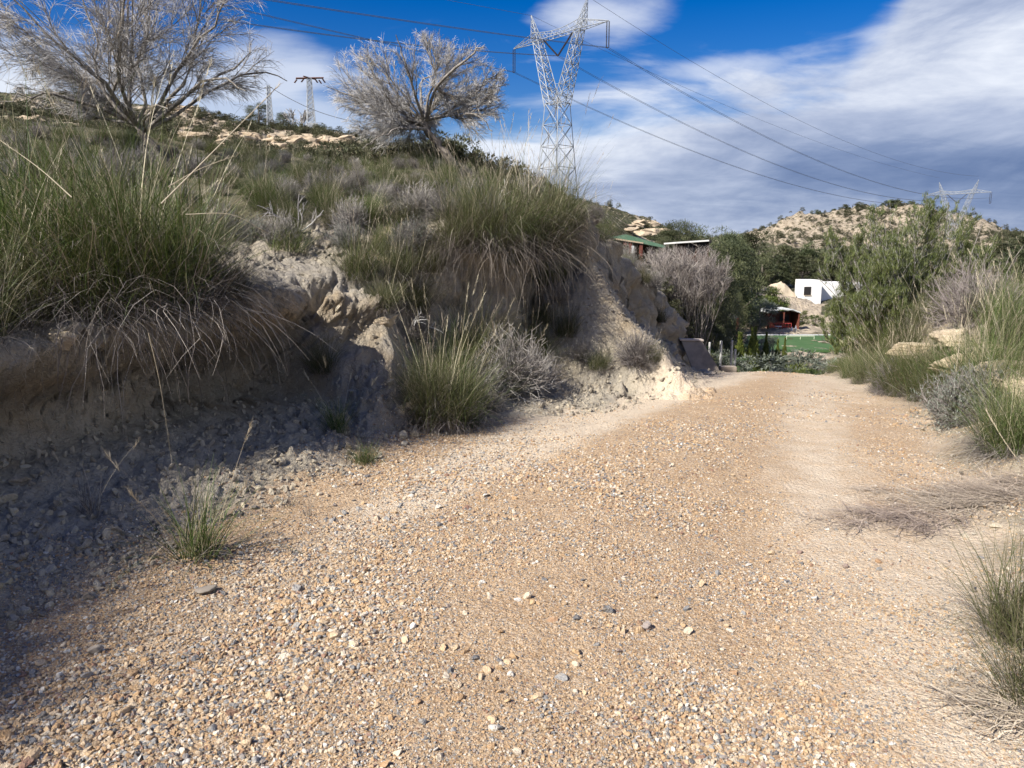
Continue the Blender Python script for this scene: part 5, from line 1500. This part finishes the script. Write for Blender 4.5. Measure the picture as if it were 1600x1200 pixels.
for i, (px, y0_, y1_, Y) in enumerate([(1109, 536, 552, 24), (1127, 534, 574, 21), (1144, 533, 576, 22), (1149, 547, 576, 22)]):
    t_ = on(px, y0_, Y); g = drop(t_.x, t_.y); bz = min(g.z, on(px, y1_, Y).z)
    m = MB(); m.bar((0, 0, -.1), (0, 0, t_.z - bz), .035, sides=8); m.bar((0, 0, t_.z - bz), (0, 0, t_.z - bz + .03), .04, .02, 8)
    o = m.build('fence_post', M_POST, None, (t_.x, t_.y, bz)); tag(o, ['short white fence post nearest the leaning slab', 'tall white fence post above the low wall', 'left post of the close pair of fence posts', 'shorter brownish post of the close pair'][i], 'fence post')

# ------------------------------------------------------------------ cabins on the slope
def cabin_green():
    Y = 44
    A_ = on(965, 400, Y); g = drop(A_.x, A_.y)
    root = root_at('green_roof_cabin', 'brown timber cabin with a sloping green roof above the leafless bush', 'cabin', A_)
    def L(px, py, dy=0): return on(px, py, Y + dy) - A_ + Vector((0, 0, 0))
    m = MB(); m.box(L(968, 400).x, L(1030, 400).x, 1.0, 3.4, -3.2, L(968, 382).z); m.build('wall', M_DARKW, root)
    r_ = MB(); r_.prism([L(962, 369), L(978, 366), L(1040, 384), L(1040, 388), L(962, 372)], (0, 3.8, 0)); r_.build('roof', M_GREENR, root)
    e = MB(); e.prism([L(961, 372), L(961, 374.5), L(1005, 381), L(1005, 378.8)], (0, -.08, 0)); e.build('eave_board', M_TAN, root)
    for px in (977, 985, 1002):
        p = MB(); q = L(px, 375 + (px - 970) * .16)
        p.box(q.x - .09, q.x + .09, 0, .18, -3.2, q.z); p.build('post', M_REDW, root)
    w = MB(); q = L(988.5, 384); w.box(q.x - .06, q.x + .07, -.1, 0, -.9, q.z); w.build('white_post', M_OFFW, root)
cabin_green()
def cabin_white():
    Y = 50
    A_ = on(1060, 400, Y)
    root = root_at('flat_roof_cabin', 'dark timber cabin with a white flat roof behind the leafless bush', 'cabin', A_)
    def L(px, py): return on(px, py, Y) - A_
    m = MB(); m.box(L(1070, 400).x, L(1109, 400).x, .3, 3.2, -2.2, L(1060, 380).z); m.build('wall', M_DARKW, root)
    m = MB(); m.prism([L(1056, 380.5), L(1108, 377), L(1108, 374.6), L(1056, 378)], (0, 3.9, 0)); m.build('roof', M_WHITE, root)
    m = MB(); m.prism([L(1108.3, 380), L(1112, 380), L(1112, 374.8), L(1108.3, 374.8)], (0, 3.6, 0)); m.build('gutter', M_DARK, root)
    for px in (1080, 1098):
        w = MB(); q = L(px, 388); w.box(q.x - .3, q.x + .3, .25, .3, q.z - .35, q.z + .35); w.build('window', M_DARK, root)
cabin_white()
# ------------------------------------------------------------------ white house
Y = 132
A_ = on(1240, 466, Y); 
root = root_at('white_house', 'white flat roofed house half hidden by the young pine', 'house', A_)
def L(px, py): return on(px, py, Y) - A_
m = MB(); m.box(2.0, L(1283, 466).x, 0, 5, -2.5, L(1240, 437.5).z); m.build('front_wing', M_WHITE, root, bev=.03)
m = MB(); m.box(L(1283, 466).x + .01, L(1362, 466).x, 2.5, 8, -2.5, L(1240, 442).z); m.build('long_wing', M_WHITE, root, bev=.03)
m = MB(); m.box(L(1256, 455).x, L(1267, 455).x, -.05, -.01, L(0, 461).z, L(0, 448).z); wn = m.build('window', M_DARK, root)
m = MB(); m.box(L(1255.4, 460).x, L(1267.6, 460).x, -.12, -.051, L(0, 462).z, L(0, 461.1).z); m.build('sill', M_TAN, wn)
# pale earth mound beside it
def mound(px0, px1, ytop, Y, ybase, label, m_, seed, hump):
    a, b_ = on(px0, ybase, Y), on(px1, ybase, Y)
    n = 48; xs = np.linspace(0, 1, n); ys = np.linspace(0, 1, 26)
    X_, Y_ = np.meshgrid(xs, ys)
    W_ = b_.x - a.x; Ht = on(px0, ytop, Y).z - a.z
    prof = np.interp(X_, hump[0], hump[1]) * np.sin(np.clip(Y_, 0, 1) * math.pi) ** .6
    Z_ = Ht * prof + .25 * Ht * fbm2(X_ * 6 + seed, Y_ * 4, 4, seed) * np.sin(Y_ * math.pi) * (0.4 + prof) - .6
    V_ = np.stack([X_ * W_, Y_ * W_ * .45, Z_], 2).reshape(-1, 3)
    I_ = np.arange(n * 26).reshape(26, n)
    F_ = np.stack([I_[:-1, :-1], I_[:-1, 1:], I_[1:, 1:], I_[1:, :-1]], 2).reshape(-1, 4)
    return mesh_np(label, V_, F_, [m_], True), a
me, a = mound(1168, 1246, 438, 134, 474, 'earth_mound', M_EARTHY, 3, ([0, .08, .5, .72, .8, 1], [.1, .72, .85, 1.0, .9, .5]))
tag(new('earth_mound', me, None, a), 'pale heap of bare earth left of the white house', 'earth mound')
me, a = mound(1192, 1262, 514, 92, 527, 'stone_mound', M_STONEB, 5, ([0, .3, .5, .75, 1], [.1, .7, 1.0, .5, .1]))
tag(new('stone_mound', me, None, a), 'mound of reddish brown stones in front of the bar pavilion', 'stone mound')
# lawn
zl = on(1240, 547, 76).z + .1
def lawn_pt(px, py):
    d_ = ray(px, py); t = (zl - EYE) / d_[2]; return Vector((d_[0] * t, d_[1] * t, zl))
cs = [lawn_pt(1160, 547), lawn_pt(1330, 547), lawn_pt(1330, 524), lawn_pt(1168, 524)]
o0 = cs[0].copy()
m = MB(); m.prism([c_ - o0 for c_ in cs], (0, 0, -.25)); lw = m.build('lawn', M_LAWN, None, o0); tag(lw, kind='structure')
k0, k1 = lawn_pt(1168, 523.6), lawn_pt(1330, 523.6)
m = MB(); m.box(0, (k1 - k0).x, 0, .35, -.5, .06); o = m.build('lawn_kerb', M_OFFW, None, k0); tag(o, 'pale kerb along the far edge of the green lawn', 'kerb')
k0, k1 = lawn_pt(1229, 530), lawn_pt(1272, 530)
m = MB(); m.bar((0, 0, .35), ((k1 - k0).x, 0, .35), .06)
for t in (0, .5, 1): m.bar(((k1 - k0).x * t, 0, -.02), ((k1 - k0).x * t, 0, .38), .04)
o = m.build('low_rail', M_WLINE, None, k0); tag(o, 'low pale rail across the green lawn', 'rail')
# bar pavilion
Y = 99
A_ = on(1200, 516, Y); gz = drop(A_.x, A_.y)
root = root_at('bar_pavilion', 'open bar pavilion with a wavy white roof, red posts and red railing', 'pavilion', A_)
def L(px, py): return on(px, py, Y) - A_
xa, xb = 0.0, L(1247, 516).x; zt = L(0, 489).z
m = MB(); m.box(xa + .2, xb + .25, 3.2, 3.4, -.4, zt); m.box(xb + .1, xb + .25, .4, 3.19, -.4, zt); m.build('back_wall', M_REDW, root)
m = MB(); m.box(xa - .5, xb + 1, -.6, 3.6, -1.6, -.02); m.build('terrace', M_EARTHY, root)
m = MB(); n = 18
tp = []
for i in range(n + 1):
    u = i / n; tp.append(Vector((xa - .2 + (xb + .3 - xa) * u, -.3, zt + .12 + .45 * math.sin(u * math.pi) ** .6 + .05 * math.sin(u * 19))))
m.prism(tp + [p + Vector((0, 0, -.14)) for p in reversed(tp)], (0, 3.9, 0)); m.build('roof', M_OFFW, root)
for i, u in enumerate((0.0, .5, 1.0)):
    m = MB(); x_ = xa + (xb - xa) * u; m.box(x_ - .07, x_ + .07, -.1, .05, -.05, zt + .1); m.build('post', M_REDW, root)
m = MB(); m.bar((xa - .3, -.5, .95), (xa + (xb - xa) * .72, -.5, .95), .05); m.bar((xa - .3, -.5, .5), (xa + (xb - xa) * .72, -.5, .5), .035)
for k in range(9): x_ = xa - .3 + ((xb - xa) * .72 + .3) * k / 8; m.bar((x_, -.5, -.05), (x_, -.5, .95), .04)
m.build('railing', M_RED, root)
m = MB(); m.box(xa + .6, xb - .3, 2.0, 2.5, -.02, 1.0); m.build('counter', M_REDW, root)
m = MB(); m.box(xa + 2.6, xb - .15, 3.12, 3.19, 1.0, 1.9); m.build('window', M_SHADEC, root)
q = on(1216, 512, 97)
root = root_at('garden_table', 'small round white table in front of the red railing', 'table', (q.x, q.y, A_.z - .02))
m = MB(); m.bar((0, 0, .70), (0, 0, .75), .45, sides=16); m.build('tabletop', M_WHITE, root)
m = MB(); m.bar((0, 0, 0), (0, 0, .7), .05, sides=8); m.bar((0, 0, 0), (0, 0, .04), .25, sides=12); m.build('leg', M_POST, root)
for i, (px, h) in enumerate([(1237, 1.1), (1243, 1.3)]):
    q = on(px, 517, 96); prof = [(0, .2), (.08, .2), (.12, .1), (.5, .08), (.6, .16), (.75, .14), (.85, .07), (1, .03)]
    m = MB()
    for (t0, r0), (t1, r1) in zip(prof, prof[1:]): m.bar((0, 0, t0 * h), (0, 0, t1 * h), r0, r1, 12)
    o = m.build('garden_ornament', M_WHITE, None, (q.x, q.y, A_.z - .35)); tag(o, ['shorter slender white garden ornament in front of the pavilion', 'taller slender white garden ornament nearer the lawn'][i], 'ornament')
# canopy, white frame
Y = 74
A_ = on(1151, 528, Y)
root = root_at('shade_canopy', 'small dark shade canopy on a brown post left of the garden path', 'canopy', A_)
def L(px, py): return on(px, py, Y) - A_
m = MB(); m.box(-.09, .09, -.09, .09, -1.5, L(0, 497).z); m.build('post', M_REDW, root)
m = MB(); m.box(L(1131, 500).x - .09, L(1131, 500).x + .09, -.09, .09, -1.5, L(0, 497).z); m.build('post', M_REDW, root)
m = MB(); m.prism([L(1128, 498.5), L(1153, 498), L(1151, 493), L(1131, 493)], (0, 2.0, 0)); m.build('canopy_sheet', M_SHADEC, root)
q = on(1140, 530, 70); m = MB()
s_ = 70 / 1160
for (a0, a1) in (((-6, 0), (-3, 9)), ((-3, 9), (5, 12)), ((5, 12), (7, 0)), ((-6, 0), (-8, 8)), ((-3, 3), (4, 1)), ((4, 1), (7, 0)), ((-8, 8), (-3, 9)), ((11, -3), (12, 3)), ((7, 0), (11, -3))):
    m.bar((a0[0] * s_, 0, a0[1] * s_), (a1[0] * s_, 0.1, a1[1] * s_), .07, sides=6)
o = m.build('garden_swing', M_WHITE, None, q); tag(o, 'white bent tubular garden frame at the foot of the brown canopy post', 'garden frame')
# ------------------------------------------------------------------ scattered loose material (uncountable)
def stone_src(seed, m, faceted=True):
    import bmesh
    b = bmesh.new(); bmesh.ops.create_icosphere(b, subdivisions=2, radius=1.0)
    me = bpy.data.meshes.new('pebble_shape'); b.to_mesh(me); b.free()
    n = len(me.vertices); co = np.zeros(n * 3, np.float32); me.vertices.foreach_get('co', co); co = co.reshape(-1, 3).astype(float)
    rg = np.random.default_rng(seed)
    for k in range(11):
        nn = rg.normal(0, 1, 3); nn /= np.linalg.norm(nn); dd = rg.uniform(.35, .8)
        co -= np.maximum(co @ nn - dd, 0)[:, None] * nn
    co *= np.array([1.0, rg.uniform(.6, .95), rg.uniform(.42, .75)])
    me.vertices.foreach_set('co', co.astype(np.float32).ravel()); me.materials.append(m); me.update()
    return bpy.data.objects.new('pebble_shape', me)
def scatter_object(name, pts, rot, scl, col, srcs, label=None):
    coll = bpy.data.collections.new(name + '_shapes')
    for s in srcs: coll.objects.link(s)
    me = bpy.data.meshes.new(name); me.vertices.add(len(pts)); me.vertices.foreach_set('co', pts.astype(np.float32).ravel())
    for k, v, t in (('rotv', rot, 'FLOAT_VECTOR'), ('sclv', scl, 'FLOAT_VECTOR'), ('tone', col, 'FLOAT'), ('pick', np.random.default_rng(3).integers(0, len(srcs), len(pts)), 'INT')):
        a = me.attributes.new(k, t, 'POINT')
        a.data.foreach_set('vector' if t == 'FLOAT_VECTOR' else 'value', (v.astype(np.float32) if t != 'INT' else v.astype(np.int32)).ravel())
    o = new(name, me)
    g = bpy.data.node_groups.new(name, 'GeometryNodeTree')
    g.interface.new_socket('Geometry', in_out='INPUT', socket_type='NodeSocketGeometry')
    g.interface.new_socket('Geometry', in_out='OUTPUT', socket_type='NodeSocketGeometry')
    N, K = g.nodes, g.links
    gi, go = N.new('NodeGroupInput'), N.new('NodeGroupOutput')
    ip = N.new('GeometryNodeInstanceOnPoints'); ci = N.new('GeometryNodeCollectionInfo')
    ci.inputs['Collection'].default_value = coll; ci.inputs['Separate Children'].default_value = True; ci.inputs['Reset Children'].default_value = True
    mp = N.new('GeometryNodeMeshToPoints')
    def na(nm, dt):
        x = N.new('GeometryNodeInputNamedAttribute'); x.data_type = dt; x.inputs['Name'].default_value = nm; return x.outputs[0]
    er = N.new('FunctionNodeEulerToRotation')
    K.new(gi.outputs[0], mp.inputs['Mesh']); K.new(mp.outputs[0], ip.inputs['Points']); K.new(ci.outputs[0], ip.inputs['Instance'])
    ip.inputs['Pick Instance'].default_value = True
    K.new(na('pick', 'INT'), ip.inputs['Instance Index']); K.new(na('rotv', 'FLOAT_VECTOR'), er.inputs[0]); K.new(er.outputs[0], ip.inputs['Rotation'])
    K.new(na('sclv', 'FLOAT_VECTOR'), ip.inputs['Scale']); K.new(ip.outputs[0], go.inputs[0])
    md = o.modifiers.new('scatter', 'NODES'); md.node_group = g
    tag(o, label=label, kind='stuff')
    return o
def stone_material(name, stops, rough=.85):
    m, N = mat(name)
    t = attr(N, 'tone', 'Fac', 'INSTANCER')
    pos = N.n('ShaderNodeTexCoord').outputs['Object']
    f = N.noise(pos, 2.2, 4, .6)
    c = N.ramp(t, stops)
    c = N.mix(N.math('MULTIPLY', N.smooth(f, .45, .65), .35), c, (0.55, 0.44, 0.31))
    finish(N, c, rough, bump(N, f, .5, .2), .25)
    return m
M_PEB = stone_material('gravel_stone', [(0.0, (0.15, 0.15, 0.155)), (0.10, (0.25, 0.25, 0.25)), (0.20, (0.36, 0.35, 0.33)), (0.28, (0.30, 0.17, 0.12)), (0.36, (0.47, 0.30, 0.16)), (0.6, (0.60, 0.42, 0.245)), (0.82, (0.64, 0.51, 0.36)), (0.93, (0.70, 0.62, 0.50)), (1.0, (0.74, 0.72, 0.67))])
M_CLOD = stone_material('marl_clod', [(0.0, (0.22, 0.19, 0.15)), (0.4, (0.34, 0.30, 0.24)), (0.8, (0.46, 0.41, 0.32)), (1.0, (0.52, 0.45, 0.33))], .95)
PSRC = [stone_src(500 + i, M_PEB) for i in range(7)]
CSRC = [stone_src(520 + i, M_CLOD) for i in range(5)]

# surface lookup from the built terrain grid (bilinear in angle / log radius)
gridz = TZ.reshape(shp); gridX = TX.reshape(shp); gridY = TY.reshape(shp); gd = MK['d'].reshape(shp); ge = MK['e'].reshape(shp); gm = MK['marl'].reshape(shp); gw = MK['w'].reshape(shp)
gdust = dust.reshape(shp)
def on_grid(rg, n, rmin, rmax, amax=RAD(41), power=1.0):
    """random spots of the built surface, evenly per area of view: returns positions and fields"""
    nf = len(fine)
    lo = np.searchsorted(rows, rmin); hi = np.searchsorted(rows, rmax)
    c0 = np.searchsorted(fine, -amax); c1_ = np.searchsorted(fine, amax)
    # density ~ r^-power per unit area  ->  weight of a row ~ r * dr * r^-power
    rw = rows[lo:hi] ** (1 - power) * np.gradient(rows)[lo:hi]
    i = lo + rg.choice(hi - lo, n, p=rw / rw.sum()); j = rg.integers(c0, c1_ - 1, n)
    u, v = rg.random(n), rg.random(n)
    def s(G):
        i2 = np.minimum(i + 1, G.shape[0] - 1)
        return (G[i, j] * (1 - u) + G[i, j + 1] * u) * (1 - v) + (G[i2, j] * (1 - u) + G[i2, j + 1] * u) * v
    return np.stack([s(gridX), s(gridY), s(gridz)], 1), s(gd), s(ge), s(gm), s(gdust), s(gw)
rg = np.random.default_rng(77)
def gravel(n, rmin, rmax, smin, smax, power, pw=2.6, seed=0, keep=1.0):
    P_, d, e, m, du, w = on_grid(rg, n, rmin, rmax, power=power)
    clump = fbm2(P_[:, 0] * 1.3, P_[:, 1] * 1.3, 3, 300 + seed)
    loose = 0.95 - 0.62 * np.clip(du, 0, 1) + 1.15 * clump + 0.5 * fbm2(P_[:, 0] * 5, P_[:, 1] * 5, 2, 330 + seed)
    # windrow of loose stones along the foot of the bank
    gx0 = np.interp(P_[:, 1], [0, 2.5, 4, 6, 9], [-2.2, -1.55, -0.9, -0.1, 1.2])
    wr = np.exp(-((P_[:, 0] - gx0) / .6) ** 2) * (P_[:, 1] < 6.5)
    loose += 0.8 * wr
    ok = (d < -1.05 + .25 * rg.random(n)) & (e < 0.45 + .5 * rg.random(n)) & (rg.random(n) < loose * keep)
    P_, du, wr, clump = P_[ok], du[ok], wr[ok], clump[ok]
    k = len(P_)
    s = smin + (smax - smin) * rg.random(k) ** pw
    s *= (1 - .25 * np.clip(du, 0, 1)) * np.clip(.82 + .9 * clump + .55 * wr, .6, 1.6)
    P_[:, 2] += s * rg.uniform(-.05, .35, k)
    return P_, s
A1 = gravel(150000, 1.55, 4.2, .0028, .0125, 1.2, 2.6, 0)
A2 = gravel(95000, 4.2, 8.0, .0042, .0145, 1.3, 2.4, 1)
A3 = gravel(45000, 8.0, 16.5, .007, .019, 1.4, 2.4, 2)
A4 = gravel(1700, 1.7, 7.0, .012, .026, 1.6, 2.2, 3)
# fine grit everywhere, also on the dusty strips
G_, d, e, m, du, w = on_grid(rg, 120000, 1.55, 4.6, power=1.3)
ok = (d < -1.0) & (e < .9); G_ = G_[ok]; A0 = (G_, .0016 + .0030 * rg.random(len(G_)) ** 1.5)
ALLG = (A0, A1, A2, A3, A4)
P_ = np.concatenate([a[0] for a in ALLG]); s_ = np.concatenate([a[1] for a in ALLG])
k = len(P_)
scatter_object('gravel', P_, np.stack([rg.normal(0, .45, k), rg.normal(0, .45, k), rg.uniform(0, 6.28, k)], 1),
               s_[:, None] * rg.uniform(.75, 1.3, (k, 3)), rg.random(k), PSRC)
# clods and crumbs on the bank, apron and verge
P1_, d, e, m, du, w = on_grid(rg, 60000, 1.6, 13.5, power=1.2)
ok = (((d > -1.5) & (d < w + 1.2)) & (rg.random(60000) < .30 + .5 * (P1_[:, 1] > 9.6) + .9 * (d < 0.1) * (.5 + fbm2(P1_[:, 0] * 1.5, P1_[:, 1] * 1.5, 3, 400)))) | ((e > 0) & (e < 2) & (rg.random(60000) < .12))
P1_ = P1_[ok]; k = len(P1_)
s = .007 + .036 * rg.random(k) ** 3.2
scatter_object('earth_clods', P1_ + np.array([0, 0, 1]) * (s * .2)[:, None], rg.uniform(0, 6.28, (k, 3)), s[:, None] * rg.uniform(.7, 1.3, (k, 3)), rg.random(k), CSRC)

P2_, d, e, m, du, w = on_grid(rg, 9000, 1.6, 12.5, power=1.0)
ok = (d > -1.35) & (d < .1) & (rg.random(9000) < .45 * (.6 + 1.5 * fbm2(P2_[:, 0] * 1.2, P2_[:, 1] * 1.2, 3, 410)))
P2_ = P2_[ok]; k = len(P2_); s = .022 + .055 * rg.random(k) ** 2.6
scatter_object('rubble', P2_ + np.array([0, 0, 1]) * (s * .25)[:, None], rg.uniform(0, 6.28, (k, 3)), s[:, None] * rg.uniform(.6, 1.3, (k, 3)), rg.random(k), CSRC)
# low scrub on the hills
def scrub_src(i):
    import bmesh
    p = SCRUBB[i % 3]
    v = bpy.data.objects.new('scrub_shape', p[0][1])
    return v
def hill_scrub(name, n, r0, r1, q0, q1, smin, smax, seed, thr=-.2):
    rg = np.random.default_rng(seed)
    nf = len(fine)
    lo = np.searchsorted(rows, r0); hi = min(np.searchsorted(rows, r1), len(rows) - 2)
    i = rg.integers(lo, hi, n); j = rg.integers(0, nf, n)
    X_, Y_, Z_ = gridX[i, j], gridY[i, j], gridz[i, j]
    X_ = X_ + rg.normal(0, .004, n) * Y_
    q = X_ / np.maximum(Y_, .1) / .985 * F + 800
    r = np.hypot(X_, Y_)
    blocked = (r > 74) & (r < 140) & (q > 1150) & (q < 1420)
    ok = (q > q0) & (q < q1) & ~blocked & (fbm2(X_ * 10 / r1, Y_ * 10 / r1, 4, seed) > thr)
    P_ = np.stack([X_, Y_, Z_], 1)[ok]; k = len(P_)
    s = (smin + (smax - smin) * rg.random(k) ** 2)
    return scatter_object(name, P_, np.stack([0 * s, 0 * s, rg.uniform(0, 6.28, k)], 1), s[:, None] * rg.uniform(.8, 1.2, (k, 3)) * np.array([1, 1, .8]), rg.random(k), [scrub_src(a) for a in range(3)])
hill_scrub('hillside_scrub', 11000, 20, 130, -60, 1140, .22, .8, 601, -.35)
# fine grass and low growth between the tussocks of the slope
def undergrowth(name, n, seed, cond, srcs, smin, smax):
    rg = np.random.default_rng(seed)
    P_, d, e, m, du, w = on_grid(rg, n, 3.5, 34, amax=RAD(44), power=1.0)
    ok = cond(P_, d, e, w, rg)
    P_ = P_[ok]; k = len(P_)
    s = (smin + (smax - smin) * rg.random(k)) * np.where(P_[:, 0] < 0, np.clip(1.35 - P_[:, 1] * .065, .48, 1), np.clip(1.3 - P_[:, 1] * .035, .6, 1))
    return scatter_object(name, P_ - np.array([0, 0, .02]), np.stack([rg.normal(0, .12, k), rg.normal(0, .12, k), rg.uniform(0, 6.28, k)], 1), s[:, None] * rg.uniform(.85, 1.2, (k, 3)), rg.random(k), srcs)
def gsrc(p): return [bpy.data.objects.new('grass_shape', me) for nm, me in p if nm != 'seed_stalks']
LOWT = [tussock_parts(800 + i, R=0.30, H=0.55, n=420, nd=260, ns=0, droop=1.0, wd=0.005, mg=M_OLIVE) for i in range(2)] + [tussock_parts(810, R=0.25, H=0.6, n=380, nd=160, ns=0, droop=.8, wd=0.005)]
def bankc(P_, d, e, w, rg):
    px = P_[:, 0] / np.maximum(P_[:, 1], .1) / .985 * F + 800
    open_ = (px > 290) & (px < 600) & (P_[:, 1] < 8.4) & (d < w + 1.0)
    face = (d > w * .5) & (d < w + .35) & (P_[:, 1] > 6.8) & (P_[:, 1] < 10.8) & (rg.random(len(d)) < .35)
    return (((d > w + .35) | face) & ~open_ & (rg.random(len(d)) < .9))
undergrowth('undergrowth', 5200, 901, bankc, sum([gsrc(p) for p in LOWT], []) + [bpy.data.objects.new('twig_shape', SHR[0][0][1])], .55, 1.0)
undergrowth('verge_undergrowth', 1500, 902, lambda P_, d, e, w, rg: (e > np.where(P_[:, 1] > 8, .25, .8)) & (e < 9) & (P_[:, 1] > 3.5) & (rg.random(len(d)) < .8) & ~((e < 2.0) & (P_[:, 1] > 8) & (P_[:, 1] < 10.5)), sum([gsrc(p) for p in LOWT], []), .5, .95)
hill_scrub('valley_scrub', 1500, 24, 330, 1100, 1700, .5, 1.8, 602)
hill_scrub('far_hill_scrub', 6500, 330, 620, 1040, 1750, 1.2, 3.2, 603, -.5)

# fallen dead grass on the right of the track
def mat_of_grass(name, cx, cy, rx, ry, n, label, seed, dirn, L):
    rg = np.random.default_rng(seed)
    a = rg.uniform(0, 6.28, n); q = rg.random(n) ** .8 * 1.15
    bx, by = rx * q * np.cos(a), ry * q * np.sin(a)
    g0 = drop(cx, cy)
    gx_ = np.array([drop(cx + x, cy + y).z if i % 6 == 0 else np.nan for i, (x, y) in enumerate(zip(bx, by))])
    idx_ = np.where(~np.isnan(gx_))[0]; gx_ = gx_[np.repeat(idx_, 6)[:n]]
    bx, by = bx[np.repeat(idx_, 6)[:n]] + rg.normal(0, .04, n), by[np.repeat(idx_, 6)[:n]] + rg.normal(0, .03, n)
    base = np.stack([bx, by, gx_ - g0.z + .012 + .05 * rg.random(n) * np.exp(-q * 1.5)], 1)
    phi = dirn + rg.normal(0, .8, n)
    g = blades(rg, base, phi, np.full(n, 1.5) + rg.normal(0, .08, n), rg.normal(.05, .12, n), L * rg.uniform(.4, 1.1, n), rg.uniform(.003, .0055, n), 6, 1, wob=.38)
    g[0][:, 2] = np.maximum(g[0][:, 2], -.02)
    me = veg_mesh(name, [g], M_THATCH)
    tag(new(name, me, None, g0), label, 'dead grass')
for (px, py, rx, ry, n, lab, sd, dr, L_) in (
    (1400, 815, .38, .20, 600, 'flattened mat of dead brown grass lying across the right edge of the track', 701, math.pi + .05, .34),
    (1500, 790, .38, .27, 750, 'matted dead grass between the flattened mat and the dark green tussock', 704, math.pi - .1, .38),
    (1565, 775, .30, .27, 1100, 'thick dead grass thatch below the dark green tussock on the right verge', 702, math.pi - .5, .36),
    (1375, 768, .14, .04, 90, 'small wisp of dead grass on the gravel beyond the big dead grass mat', 703, math.pi, .20),
    (1590, 1120, .16, .16, 260, 'pale dead straw under the tussock in the bottom right corner', 705, math.pi - .6, .26)):
    mt = pick(px, py)
    mat_of_grass('dead_grass_mat', mt.x, mt.y, rx, ry, n, lab, sd, dr, L_)
